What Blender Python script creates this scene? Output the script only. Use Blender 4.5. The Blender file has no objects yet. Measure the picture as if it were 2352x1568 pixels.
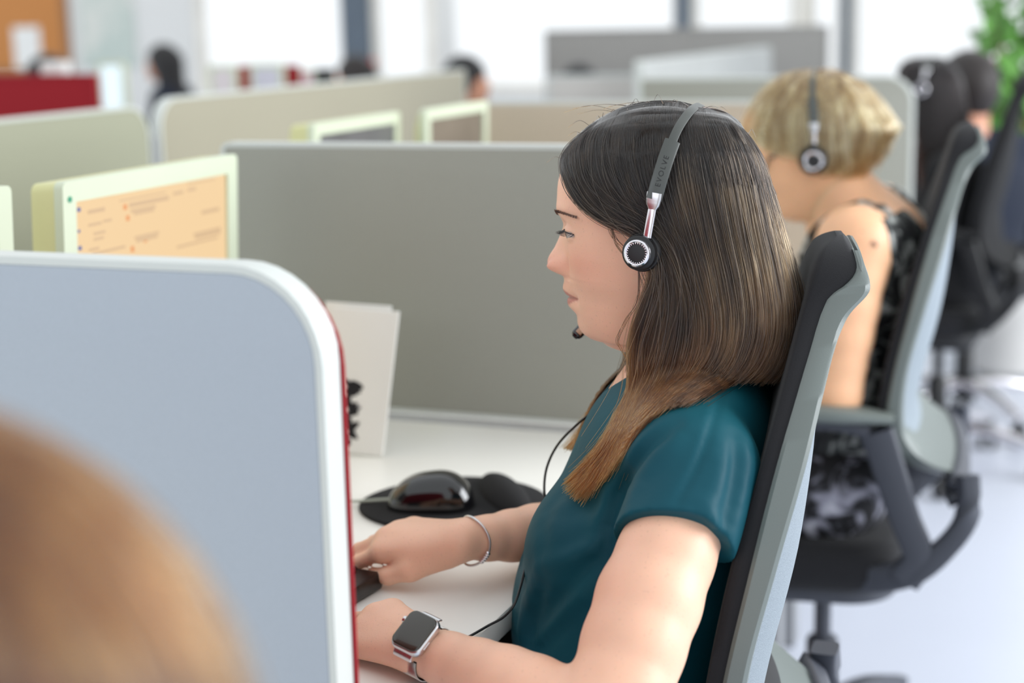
import bpy, bmesh, math, random
import numpy as np
from mathutils import Vector, Matrix

scene = bpy.context.scene
COL = scene.collection
rng = np.random.default_rng(7)
random.seed(7)

# ------------------------------------------------------------------ camera
FPX, ZC = 3700.0, 1.30
def V(*a): return np.array(a, float)
CAM = V(0, 0, ZC)
TH, RHO = math.atan(744 / FPX), 0.0225
_f = V(0, math.cos(TH), -math.sin(TH)); _r0 = V(1, 0, 0); _u0 = V(0, math.sin(TH), math.cos(TH))
_R = _r0 * math.cos(RHO) - _u0 * math.sin(RHO); _U = _u0 * math.cos(RHO) + _r0 * math.sin(RHO)
cam_data = bpy.data.cameras.new('camera'); cam = bpy.data.objects.new('camera', cam_data); COL.objects.link(cam)
cam.matrix_world = Matrix(((_R[0], _U[0], -_f[0], 0), (_R[1], _U[1], -_f[1], 0), (_R[2], _U[2], -_f[2], ZC), (0, 0, 0, 1)))
cam_data.sensor_width = 36; cam_data.lens = FPX / 2352 * 36
cam_data.clip_start = 0.02; cam_data.clip_end = 100
cam_data.dof.use_dof = True; cam_data.dof.focus_distance = 1.455; cam_data.dof.aperture_fstop = 3.0
scene.camera = cam

# ------------------------------------------------------------------ light
world = bpy.data.worlds.new('overcast_daylight'); scene.world = world; world.use_nodes = True
_bg = world.node_tree.nodes['Background']; _bg.inputs[0].default_value = (0.93, 0.97, 1.0, 1); _bg.inputs[1].default_value = 0.95

def area(name, loc, target, sx, sy, power, color=(1, 1, 1)):
    d = bpy.data.lights.new(name, 'AREA'); d.shape = 'RECTANGLE'; d.size = sx; d.size_y = sy; d.energy = power; d.color = color
    o = bpy.data.objects.new(name, d); COL.objects.link(o); o.location = loc
    o.rotation_euler = (Vector(target) - Vector(loc)).to_track_quat('-Z', 'Y').to_euler()
    return o
area('window_daylight_right', (4.2, 1.9, 2.05), (0.2, 1.7, 0.9), 4.5, 2.0, 205, (0.94, 0.97, 1.0))
area('window_daylight_behind', (-2.6, -2.4, 1.9), (-0.2, 1.2, 0.9), 2.4, 1.8, 24, (0.78, 0.88, 1.0))  # added cool fill from behind the camera; no window is known there

vs = scene.view_settings
scene.display_settings.display_device = 'sRGB'
vs.view_transform = 'Standard'; vs.look = 'None'; vs.gamma = 1.0; vs.use_curve_mapping = False
vs.exposure = 0.30

# ------------------------------------------------------------------ projection helpers (a pixel of the photograph -> a place in the room)
def ray(px, py): return _f + _R * ((px - 1176) / FPX) - _U * ((py - 784) / FPX)
def P(px, py, D): return CAM + ray(px, py) * D
def at_plane(px, py, p0, n):
    d = ray(px, py); return CAM + d * (np.dot(p0 - CAM, n) / np.dot(d, n))
def at_z(px, py, z): return at_plane(px, py, V(0, 0, z), V(0, 0, 1))
_A = math.radians(21.5)                                   # the benches stand at this angle to the picture
E1 = V(-math.cos(_A), math.sin(_A), 0); E2 = V(math.sin(_A), math.cos(_A), 0); UZ = V(0, 0, 1)
def L(c, n, z): return -E1 * c + E2 * n + UZ * z           # bench coordinates: c to the aisle, n along the bench
class Frame:
    """sagittal frame of a seated person or a chair: u forward, v to the camera side, z up"""
    def __init__(s, px, py, D, deg):
        a = math.radians(deg); s.O = P(px, py, D); s.f = V(-math.cos(a), math.sin(a), 0); s.l = V(-math.sin(a), -math.cos(a), 0)
    def W(s, u, v, z): return s.O * V(1, 1, 0) + s.f * u + s.l * v + UZ * z
    def hp(s, px, py, v=0.0): return at_plane(px, py, s.O + s.l * v, s.l)
    def loc(s, px, py, v=0.0):
        p = s.hp(px, py, v); return float((p - s.O) @ s.f), float(p[2])
    def to_local(s, pts):
        q = np.asarray(pts, float) - s.O * V(1, 1, 0); return np.stack([q @ s.f, q @ s.l, q[..., 2]], -1)
    def to_world(s, q):
        q = np.asarray(q, float); return s.O * V(1, 1, 0) + q[..., 0:1] * s.f + q[..., 1:2] * s.l + q[..., 2:3] * UZ

# ------------------------------------------------------------------ materials
def lin(c): return tuple(((x / 255) / 12.92 if x / 255 <= 0.04045 else ((x / 255 + 0.055) / 1.055) ** 2.4) for x in c)
class NT:
    def __init__(s, name):
        s.m = bpy.data.materials.new(name); s.m.use_nodes = True; s.t = s.m.node_tree; s.b = s.t.nodes['Principled BSDF']
    def n(s, kind, **kw):
        x = s.t.nodes.new(kind)
        for k, v in kw.items():
            if k in x.inputs: x.inputs[k].default_value = v
            else: setattr(x, k, v)
        return x
    def l(s, a, b): s.t.links.new(a, b)
    def coord(s, kind='Object'): return s.n('ShaderNodeTexCoord').outputs[kind]
    def ramp(s, fac, stops):
        r = s.n('ShaderNodeValToRGB'); e = r.color_ramp.elements
        while len(e) < len(stops): e.new(0.5)
        for el, (p, c) in zip(e, stops): el.position = p; el.color = (*c, 1)
        s.l(fac, r.inputs[0]); return r.outputs[0]
    def mix(s, fac, a, b):
        x = s.n('ShaderNodeMix', data_type='RGBA')
        for i, v in ((0, fac), (6, a), (7, b)):
            if hasattr(v, 'links'): s.l(v, x.inputs[i])
            else: x.inputs[i].default_value = v if i == 0 else (*v, 1)
        return x.outputs[2]
def mk(name, rgb, rough=0.5, metal=0.0, var=0.06, vscale=6.0, bump=None, coat=0.0, sheen=0.0, sss=0.0, spec=None, stretch=None):
    k = NT(name); c = lin(rgb); co = k.coord()
    if stretch:
        mp = k.n('ShaderNodeMapping'); mp.inputs['Scale'].default_value = stretch; k.l(co, mp.inputs[0]); co = mp.outputs[0]
    nz = k.n('ShaderNodeTexNoise'); nz.inputs['Scale'].default_value = vscale; nz.inputs['Detail'].default_value = 3; k.l(co, nz.inputs[0])
    a = tuple(x * (1 - var) for x in c); b = tuple(min(1, x * (1 + var)) for x in c)
    k.l(k.ramp(nz.outputs[0], [(0.3, a), (0.7, b)]), k.b.inputs['Base Color'])
    k.b.inputs['Roughness'].default_value = rough; k.b.inputs['Metallic'].default_value = metal
    k.b.inputs['Coat Weight'].default_value = coat
    k.b.inputs['Sheen Weight'].default_value = sheen
    if spec is not None: k.b.inputs['Specular IOR Level'].default_value = spec
    if sss: k.b.inputs['Subsurface Weight'].default_value = sss; k.b.inputs['Subsurface Radius'].default_value = (0.008, 0.003, 0.0015); k.b.inputs['Subsurface Scale'].default_value = 1.0
    if bump:
        t = k.n('ShaderNodeTexNoise'); t.inputs['Scale'].default_value = bump[0]; t.inputs['Detail'].default_value = 2; k.l(k.coord(), t.inputs[0])
        bp = k.n('ShaderNodeBump'); bp.inputs['Strength'].default_value = bump[1]; bp.inputs['Distance'].default_value = bump[2] if len(bump) > 2 else 0.001
        k.l(t.outputs[0], bp.inputs['Height']); k.l(bp.outputs[0], k.b.inputs['Normal'])
    return k.m
def mk_emit(name, rgb, strength):
    k = NT(name); k.b.inputs['Base Color'].default_value = (0.02, 0.02, 0.02, 1); k.b.inputs['Emission Color'].default_value = (*lin(rgb), 1); k.b.inputs['Emission Strength'].default_value = strength
    return k.m
M = {}
M['screen_fabric'] = mk('grey_screen_fabric', (150, 150, 141), 0.9, var=0.05, vscale=900, bump=(1500, 0.25))
M['screen_fabric_cool'] = mk('pale_blue_grey_screen_fabric', (166, 174, 183), 0.9, var=0.04, vscale=900, bump=(1500, 0.25))  # same grey fabric, with the cool light on it put into the colour
M['screen_fabric_beige'] = mk('beige_screen_fabric', (188, 174, 156), 0.9, var=0.05, vscale=900, bump=(1500, 0.25))
M['red_fabric'] = mk('red_screen_fabric', (140, 8, 22), 0.9, var=0.08, vscale=700, bump=(1200, 0.25))
M['trim_white'] = mk('white_plastic_trim', (198, 202, 198), 0.4, var=0.02)
M['desk_white'] = mk('white_laminate', (238, 236, 229), 0.35, var=0.015, vscale=3)
M['steel_grey'] = mk('grey_powder_coated_steel', (150, 152, 155), 0.45, var=0.03)
M['monitor_white'] = mk('ivory_monitor_plastic', (202, 210, 186), 0.4, var=0.02)
M['monitor_side'] = mk('yellowed_monitor_plastic', (206, 204, 150), 0.45, var=0.04)
M['black_plastic'] = mk('black_plastic', (16, 16, 18), 0.35, var=0.1)
M['black_gloss'] = mk('glossy_black_plastic', (10, 10, 13), 0.12, coat=0.5, var=0.05)
M['black_cloth'] = mk('black_fabric', (17, 17, 19), 0.95, var=0.15, vscale=500, bump=(1200, 0.3))
M['chrome'] = mk('polished_chrome', (225, 222, 226), 0.12, metal=1.0, var=0.01)
M['alu'] = mk('brushed_aluminium', (214, 214, 216), 0.28, metal=1.0, var=0.02)
M['paper'] = mk('white_paper', (232, 232, 228), 0.8, var=0.015)
M['ink'] = mk('black_ink', (22, 20, 24), 0.8)

# ------------------------------------------------------------------ mesh builder
def rotz(a): c, s = math.cos(a), math.sin(a); return np.array([[c, -s, 0], [s, c, 0], [0, 0, 1.]])
def catmull(pts, n):
    p = np.asarray(pts, float); k = len(p)
    if k < 3: t = np.linspace(0, 1, n)[:, None]; return p[0] * (1 - t) + p[-1] * t
    q = np.vstack([2 * p[0] - p[1], p, 2 * p[-1] - p[-2]])
    t = np.linspace(0, k - 1 - 1e-9, n); i = t.astype(int); u = (t - i)[:, None]
    a, b, c, d = q[i], q[i + 1], q[i + 2], q[i + 3]
    return 0.5 * ((2 * b) + (-a + c) * u + (2 * a - 5 * b + 4 * c - d) * u ** 2 + (-a + 3 * b - 3 * c + d) * u ** 3)
class MB:
    def __init__(s): s.v = []; s.f = []; s.mi = []; s.n = 0
    def add(s, verts, faces, mi=0):
        verts = np.asarray(verts, float).reshape(-1, 3); s.v.append(verts)
        s.f.extend([tuple(int(i) + s.n for i in f) for f in faces]); s.mi.extend([mi] * len(faces)); s.n += len(verts)
        return s
    def bm(s, bm, mat=None, mi=0):
        bm.verts.index_update(); v = np.array([x.co[:] for x in bm.verts])
        if mat is not None: v = v @ np.asarray(mat)[:3, :3].T + (np.asarray(mat)[:3, 3] if np.asarray(mat).shape == (4, 4) else 0)
        s.add(v, [[x.index for x in f.verts] for f in bm.faces], mi); bm.free(); return s
    def box(s, c, size, bevel=0.0, ax=None, seg=2, mi=0):
        """box at centre c; ax = 3x3 whose rows are the box axes"""
        bm = bmesh.new(); bmesh.ops.create_cube(bm, size=1.0)
        for v in bm.verts: v.co = Vector((v.co.x * size[0], v.co.y * size[1], v.co.z * size[2]))
        if bevel: bmesh.ops.bevel(bm, geom=list(bm.edges), offset=min(bevel, min(size) * 0.49), segments=seg, profile=0.5, affect='EDGES')
        v = np.array([x.co[:] for x in bm.verts]); bm.verts.index_update()
        if ax is not None: v = v @ np.asarray(ax)
        s.add(v + np.asarray(c), [[x.index for x in f.verts] for f in bm.faces], mi); bm.free(); return s
    def prism(s, outline, fn, t0, t1, bevel=0.0, mi=0):
        """outline: 2-D points; fn(a, b, t) -> 3-D; a slab between t0 and t1 with rounded rims"""
        o = np.asarray(outline, float); n = len(o)
        d1 = o - np.roll(o, 1, 0); d2 = np.roll(o, -1, 0) - o
        nn = np.stack([-(d1 + d2)[:, 1], (d1 + d2)[:, 0]], 1); nn /= (np.linalg.norm(nn, axis=1)[:, None] + 1e-12)
        area_ = 0.5 * np.sum(o[:, 0] * np.roll(o[:, 1], -1) - np.roll(o[:, 0], -1) * o[:, 1])
        if area_ < 0: nn = -nn
        levels = [(t0, 0), (t1, 0)] if not bevel else [(t0, bevel), (t0 + bevel * .3 * (1 if t1 > t0 else -1), bevel * .3), (t0 + bevel * (1 if t1 > t0 else -1), 0), (t1 - bevel * (1 if t1 > t0 else -1), 0), (t1 - bevel * .3 * (1 if t1 > t0 else -1), bevel * .3), (t1, bevel)]
        verts = [fn(*(p), t) for t, ins in levels for p in (o + nn * ins)]
        faces = []
        for k in range(len(levels) - 1):
            for i in range(n): j = (i + 1) % n; faces.append((k * n + i, k * n + j, (k + 1) * n + j, (k + 1) * n + i))
        faces.append(tuple(range(n))[::-1]); faces.append(tuple(range((len(levels) - 1) * n, len(levels) * n)))
        return s.add(verts, faces, mi)
    def ringframe(s, outer, inner, fn, t0, t1, mi=0):
        n = len(outer); verts = [fn(*p, t) for t in (t0, t1) for q in (outer, inner) for p in q]; faces = []
        for i in range(n):
            j = (i + 1) % n
            faces += [(i, j, n + j, n + i), (2 * n + j, 2 * n + i, 3 * n + i, 3 * n + j), (j, i, 2 * n + i, 2 * n + j), (n + i, n + j, 3 * n + j, 3 * n + i)]
        return s.add(verts, faces, mi)
    def rings(s, rr, cap=True, closed=True, mi=0):
        """loft of equally long rings"""
        n = len(rr[0]); verts = np.concatenate([np.asarray(r, float) for r in rr]); faces = []
        for k in range(len(rr) - 1):
            for i in range(n if closed else n - 1): j = (i + 1) % n; faces.append((k * n + i, k * n + j, (k + 1) * n + j, (k + 1) * n + i))
        if cap and closed: faces.append(tuple(range(n))[::-1]); faces.append(tuple(range((len(rr) - 1) * n, len(rr) * n)))
        return s.add(verts, faces, mi)
    def tube(s, pts, r, n=10, m=None, ell=1.0, up=None, cap=True, mi=0):
        """tube along pts; r number or list; ell squashes it along the second axis"""
        p = np.asarray(pts, float)
        if m: 
            rl = np.interp(np.linspace(0, 1, m), np.linspace(0, 1, len(np.atleast_1d(r))), np.atleast_1d(r)) if np.ndim(r) else np.full(m, r); p = catmull(p, m)
        else: rl = np.asarray(r, float) if np.ndim(r) else np.full(len(p), r)
        t = np.gradient(p, axis=0); t /= np.linalg.norm(t, axis=1)[:, None] + 1e-12
        a = np.asarray(up if up is not None else ((0, 0, 1) if abs(t[0][2]) < 0.9 else (1, 0, 0)), float)
        rr = []
        for k in range(len(p)):
            x = a - t[k] * (a @ t[k]); x /= np.linalg.norm(x) + 1e-12; y = np.cross(t[k], x)
            if up is None: a = x
            ph = np.linspace(0, 2 * math.pi, n, endpoint=False)
            rr.append(p[k] + rl[k] * (np.cos(ph)[:, None] * x + np.sin(ph)[:, None] * y * ell))
        return s.rings(rr, cap, mi=mi)
    def bar(s, pts, w, h, m=None, up=(0, 0, 1), rnd=0.3, mi=0):
        """rounded rectangular bar: w along the side axis, h along up; w, h numbers or lists"""
        p = np.asarray(pts, float); k = len(p)
        if m:
            x_ = np.linspace(0, 1, m)
            w = np.interp(x_, np.linspace(0, 1, len(np.atleast_1d(w))), np.atleast_1d(w)) if np.ndim(w) else np.full(m, w)
            h = np.interp(x_, np.linspace(0, 1, len(np.atleast_1d(h))), np.atleast_1d(h)) if np.ndim(h) else np.full(m, h)
            p = catmull(p, m)
        else: w = np.broadcast_to(w, (k,)); h = np.broadcast_to(h, (k,))
        t = np.gradient(p, axis=0); t /= np.linalg.norm(t, axis=1)[:, None] + 1e-12; a = np.asarray(up, float); rr = []
        ph = np.linspace(0, 2 * math.pi, 16, endpoint=False); e = rnd
        cx = np.sign(np.cos(ph)) * np.abs(np.cos(ph)) ** e; cy = np.sign(np.sin(ph)) * np.abs(np.sin(ph)) ** e
        for i in range(len(p)):
            x = a - t[i] * (a @ t[i]); x /= np.linalg.norm(x) + 1e-12; y = np.cross(t[i], x)
            rr.append(p[i] + cx[:, None] * y * w[i] / 2 + cy[:, None] * x * h[i] / 2)
        return s.rings(rr, True, mi=mi)
    def lathe(s, prof, c=(0, 0, 0), n=24, ax=None, mi=0):
        ph = np.linspace(0, 2 * math.pi, n, endpoint=False); rr = []
        for r, z in prof:
            q = np.stack([r * np.cos(ph), r * np.sin(ph), np.full(n, z)], 1)
            if ax is not None: q = q @ np.asarray(ax)
            rr.append(q + np.asarray(c))
        return s.rings(rr, True, mi=mi)
    def ball(s, c, r, n=16, m=10, ax=None, mi=0):
        r = np.broadcast_to(r, (3,)); rr = []; ph = np.linspace(0, 2 * math.pi, n, endpoint=False)
        for t in np.linspace(-math.pi / 2 + 0.02, math.pi / 2 - 0.02, m):
            q = np.stack([np.cos(t) * np.cos(ph), np.cos(t) * np.sin(ph), np.full(n, math.sin(t))], 1) * r
            if ax is not None: q = q @ np.asarray(ax)
            rr.append(q + np.asarray(c))
        return s.rings(rr, True, mi=mi)
    def build(s, name, mat, parent=None, smooth=40, world=True):
        me = bpy.data.meshes.new(name); v = np.concatenate(s.v) if s.v else np.zeros((0, 3))
        if parent is not None and world: v = v - base_of(parent)
        me.from_pydata(v.tolist(), [], s.f); mats = mat if isinstance(mat, (list, tuple)) else [mat]
        for x in mats: me.materials.append(x)
        if len(mats) > 1: me.polygons.foreach_set('material_index', s.mi)
        bm = bmesh.new(); bm.from_mesh(me); bmesh.ops.recalc_face_normals(bm, faces=bm.faces); bm.to_mesh(me); bm.free()
        if smooth:
            me.polygons.foreach_set('use_smooth', [True] * len(me.polygons)); me.set_sharp_from_angle(angle=math.radians(smooth))
        me.update()
        o = bpy.data.objects.new(name, me); COL.objects.link(o)
        if parent is not None: o.parent = parent
        return o
def base_of(o):
    b = np.zeros(3)
    while o is not None: b = b + np.array(o.location[:]); o = o.parent
    return b
def tag(o, label, cat, group=None, kind=None):
    o['label'] = label; o['category'] = cat
    if group: o['group'] = group
    if kind: o['kind'] = kind
    return o
def thing(name, label, cat, loc, group=None, rz=0.0):
    o = bpy.data.objects.new(name, None); COL.objects.link(o); o.location = tuple(loc); o.rotation_euler = (0, 0, rz); o.empty_display_size = 0.1
    return tag(o, label, cat, group)
def struct(o): o['kind'] = 'structure'; return o
def children(o): return [x for x in COL.objects if x.parent == o]
def copy_tree(o, parent=None):
    kids = children(o); c = o.copy(); COL.objects.link(c); c.parent = parent
    for k in kids: copy_tree(k, c)
    return c
def roundrect(a0, a1, b0, b1, r, n=7):
    """r: one radius or (lower-left, lower-right, upper-right, upper-left)"""
    r = (r,) * 4 if not np.ndim(r) else r; out = []
    for (cx, cy, sx, sy, st), q in zip(((a0, b0, 1, 1, math.pi), (a1, b0, -1, 1, 1.5 * math.pi), (a1, b1, -1, -1, 0), (a0, b1, 1, -1, .5 * math.pi)), r):
        if q < 1e-5: out.append((cx, cy)); continue
        for t in np.linspace(0, math.pi / 2, n): out.append((cx + sx * q + q * math.cos(st + t), cy + sy * q + q * math.sin(st + t)))
    return out

# ------------------------------------------------------------------ the room
fl = MB().box((0, 5, -0.05), (16, 18, 0.1)); struct(fl.build('floor', mk('pale_grey_vinyl_floor', (206, 211, 224), 0.30, var=0.02, vscale=1.5), smooth=0))
NW = 11.0                                                  # far wall: facing the benches
def wallbox(c0, c1, z0, z1, t=0.18, n=NW): return MB().box(L((c0 + c1) / 2, n + t / 2, (z0 + z1) / 2), (c1 - c0, t, z1 - z0), ax=np.array([-E1, E2, UZ]))
def cwall(px, n=NW): p = at_plane(px, 60, E2 * n, E2); return float(-p @ E1)
M['wall_white'] = mk('white_wall_paint', (222, 222, 219), 0.7, var=0.02, vscale=2)
M['column_dark'] = mk('dark_blue_grey_window_post', (92, 104, 116), 0.5)
M['column_white'] = mk('off_white_column_paint', (240, 236, 226), 0.7)
M['glass'] = NT('window_glass').m
def _glass(m):
    t = m.node_tree; b = t.nodes['Principled BSDF']; tr = t.nodes.new('ShaderNodeBsdfTransparent'); gl = t.nodes.new('ShaderNodeBsdfGlossy'); gl.inputs['Roughness'].default_value = 0.05
    mx = t.nodes.new('ShaderNodeMixShader'); fr = t.nodes.new('ShaderNodeFresnel'); fr.inputs[0].default_value = 1.3
    t.links.new(fr.outputs[0], mx.inputs[0]); t.links.new(tr.outputs[0], mx.inputs[1]); t.links.new(gl.outputs[0], mx.inputs[2])
    t.links.new(mx.outputs[0], t.nodes['Material Output'].inputs[0]); t.nodes.remove(b)
_glass(M['glass'])
wl = wallbox(-8.5, cwall(446), 0, 2.9); struct(wl.build('wall_left', M['wall_white'], smooth=0))
sill = wallbox(cwall(446), 4.5, 0, 0.78); struct(sill.build('wall_far', M['wall_white'], smooth=0))
# window bays between the posts (px of their edges)
edges = [446, 792, 850, 985, 1022, 1557, 1584, 1828, 1850, 1936, 1952, 2520]
bays = [(446, 792), (850, 985), (1022, 1557), (1584, 1828), (1850, 1936), (1952, 2520)]
for i, (a, b) in enumerate(bays):
    c0, c1 = cwall(a), cwall(b); fr = thing('window_%d' % (i + 1), 'tall bright window in the far wall, bay number %d from the left' % (i + 1), 'window', L((c0 + c1) / 2, NW, 0.78)); del fr['category']; del fr['label']; fr['kind'] = 'structure'
    fn = lambda x, z, t: L(x, t, z)
    MB().ringframe(roundrect(c0, c1, 0.78, 2.9, 0.0), roundrect(c0 + .05, c1 - .05, 0.83, 2.85, 0.0), fn, NW + .02, NW + .10).build('window_frame', M['column_white'], fr, smooth=0)
    MB().prism(roundrect(c0 + .05, c1 - .05, 0.83, 2.85, 0.0), fn, NW + .055, NW + .065).build('window_pane', M['glass'], fr, smooth=0)
posts = [(792, 850, 'column_dark', 1), (985, 1022, 'column_white', 2), (1557, 1584, 'column_dark', 3), (1828, 1850, 'column_white', 4), (1936, 1952, 'column_dark', 5)]
for a, b, m, i in posts:
    c0, c1 = cwall(a), cwall(b); mb = wallbox(c0, c1, 0, 2.9, 0.24, NW - 0.06)
    struct(mb.build('trim_%d' % i, M[m], smooth=0))
# free standing white column in front of the windows
p = P(1027, 120, 8.2); mb = MB().box((p[0], p[1], 1.45), (0.075, 0.10, 2.9), 0.01, ax=np.array([-E1, E2, UZ])); struct(mb.build('trim_6', M['wall_white'], smooth=0))
# cork board with a sheet of paper, poster on the white wall
cb = thing('cork_board', 'orange-brown cork board hung on the white wall at the upper left', 'notice board', L(cwall(0), NW - .02, 0.9))
c0, c1 = cwall(-260), cwall(160)
MB().box(L((c0 + c1) / 2, NW - .015, 1.75), (c1 - c0 - .08, .02, 1.56), .003, ax=np.array([-E1, E2, UZ])).build('board', mk('cork', (196, 132, 74), 0.9, var=0.12, vscale=60), cb)
fn = lambda x, z, t: L(x, t, z)
MB().ringframe(roundrect(c0, c1, 0.93, 2.57, .01), roundrect(c0 + .05, c1 - .05, 0.98, 2.52, .01), fn, NW - .035, NW - .002).build('frame', mk('brown_wood_frame', (150, 104, 64), 0.6), cb)
q = at_plane(62, 105, E2 * (NW - .03), E2); cc = float(-q @ E1)
tag(MB().prism(roundrect(cc - .13, cc + .13, q[2] - .20, q[2] + .15, .004), fn, NW - .030, NW - .026).build('pinned_paper', M['paper']), 'white sheet of paper pinned to the orange cork board', 'paper')
q = at_plane(255, 60, E2 * (NW - .01), E2); cc = float(-q @ E1)
pm = NT('faded_grey_green_poster'); nz = pm.n('ShaderNodeTexNoise'); nz.inputs['Scale'].default_value = 3.2; pm.l(pm.coord(), nz.inputs[0]); pm.l(pm.ramp(nz.outputs[0], [(.4, lin((214, 216, 208))), (.62, lin((186, 200, 192)))]), pm.b.inputs['Base Color'])
tag(MB().prism(roundrect(cc - .30, cc + .22, q[2] - .32, q[2] + .52, .004), fn, NW - .012, NW - .004).build('poster', pm.m), 'pale grey-green poster on the white wall right of the cork board', 'poster')

# ------------------------------------------------------------------ desk screens (dividers)
N0, SP = 0.970, 1.057
ZT, ZD = 1.132, 0.74
def panel(label, fn, a0, a1, b0, b1, rad, t0, t1, mf, mback, group, base, foot=None):
    """fn(a, b, t): a along, b up, t through. t0 = face seen from the camera side"""
    th = t1 - t0; o = thing('desk_screen', label, 'desk screen', base, group)
    out = roundrect(a0, a1, b0, b1, rad, 10); tw = 0.006
    ins = roundrect(a0 + tw, a1 - tw, b0 + tw, b1 - tw, tuple(max(r - tw, 0) for r in rad), 10)
    MB().prism(ins, fn, t0 - 0.001, t0 + th * 0.5, 0.002).build('front_fabric', mf, o)
    MB().prism(roundrect(a0 - .0015, a1 + .0025, b0, b1 - .003, tuple(r + .002 if r else 0 for r in rad), 10) if mback is M['red_fabric'] else ins, fn, t1 if mback is M['red_fabric'] else t0 + th * 0.5, t1 + 0.004, 0.001).build('back_fabric', mback, o)
    MB().ringframe(out, ins, fn, t0, t1).build('edge_trim', M['trim_white'], o, smooth=50)
    return o
GS = 'grey desk screens along the bench'
fd = lambda a, b, t: L(a, t, b)
panel('pale blue-grey desk screen with red back, in front of the woman in teal', fd, -1.27, -0.524, 0.70, ZT + .002, (0, .0, .07, .02), N0, N0 + .026, M['screen_fabric_cool'], M['red_fabric'], GS, L(-.9, N0, .74))
panel('grey desk screen between the woman in teal and the blonde woman', fd, -1.245, -0.50, 0.75, ZT, (0, 0, .07, .012), N0 + SP, N0 + SP + .026, M['screen_fabric'], M['screen_fabric'], GS, L(-.9, N0 + SP, .74))
panel('beige desk screen behind the two small monitors and blonde head', fd, -1.27, -0.53, 0.70, ZT, (0, 0, .07, .012), N0 + 2 * SP, N0 + 2 * SP + .026, M['screen_fabric_beige'], M['screen_fabric'], GS, L(-.9, N0 + 2 * SP, .74))
panel('grey desk screen with a rounded corner, right behind the blonde head', fd, -1.25, -0.54, 0.70, ZT + .005, (0, 0, .07, .012), N0 + 3 * SP - .01, N0 + 3 * SP + .018, M['screen_fabric'], M['screen_fabric'], GS, L(-.9, N0 + 3 * SP, .74))
# front screens of the facing bench
fs = lambda a, b, t: L(t, a, b)
CS = -2.02
panel('greenish grey screen at the left edge with rounded right corner', fs, 1.7, 3.005, 0.70, ZT, (0, .0, .07, .02), CS, CS - .026, mk('sage_grey_fabric', (152, 153, 134), 0.9, var=.04, vscale=800), M['screen_fabric'], 'screens of the facing bench', L(CS, 2.4, .74))
panel('long greenish grey screen with rounded left corner, left of the two monitors', fs, 3.045, 4.78, 0.70, ZT + .01, (0, .0, .02, .07), CS, CS - .026, mk('sage_beige_fabric', (156, 151, 134), 0.9, var=.04, vscale=800), M['screen_fabric'], 'screens of the facing bench', L(CS, 3.7, .74))
# bracket post in the gap between those two screens
pb = thing('screen_bracket', 'small dark bracket post in the gap between the two left screens', 'bracket', L(CS, 3.025, .74))
MB().box(L(CS - .01, 3.025, .885), (.02, .016, .35), .003, ax=np.array([-E1, E2, UZ])).build('post', M['steel_grey'], pb)
MB().box(L(CS - .01, 3.025, .745), (.06, .05, .012), .003, ax=np.array([-E1, E2, UZ])).build('foot', M['steel_grey'], pb)

# ------------------------------------------------------------------ desks
AXB = np.array([-E1, E2, UZ])
def desk(label, n0, n1, c0, c1, group):
    o = thing('desk', label, 'desk', L((c0 + c1) / 2, (n0 + n1) / 2, 0), group)
    MB().box(L((c0 + c1) / 2, (n0 + n1) / 2, ZD - .0125), (c1 - c0, n1 - n0 - .004, .025), .003, ax=AXB).build('desk_top', M['desk_white'], o)
    for n in (n0 + .06, n1 - .06):
        for c in (c0 + .08, c1 - .10):
            MB().box(L(c, n, (ZD - .025) / 2), (.05, .05, ZD - .025), .004, ax=AXB).build('leg', M['steel_grey'], o)
    MB().box(L(c0 + .10, (n0 + n1) / 2, ZD - .055), (.04, n1 - n0 - .18, .05), .004, ax=AXB).build('rail', M['steel_grey'], o)
    return o
GD = 'white desks of the bench'
desk('white desk below the blurred brown hair, in front of the near screen', N0 - SP + .031, N0 - .005, -1.27, -.55, GD)
desk('white desk under the hands of the woman in teal', N0 + .031, N0 + SP - .005, -1.27, -.55, GD)
desk('white desk in front of the blonde woman', N0 + SP + .031, N0 + 2 * SP - .005, -1.27, -.55, GD)
desk('white desk beyond the beige screen, behind the blonde head', N0 + 2 * SP + .031, N0 + 3 * SP - .015, -1.27, -.55, GD)
for k, nm in enumerate(['at the left edge behind the near monitor', 'behind the grey middle screen', 'behind the two small monitors']):
    desk('white desk of the facing bench ' + nm, N0 + .3 + k * SP, N0 + .3 + (k + 1) * SP, -2.0, -1.275, 'white desks of the facing bench')

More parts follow.
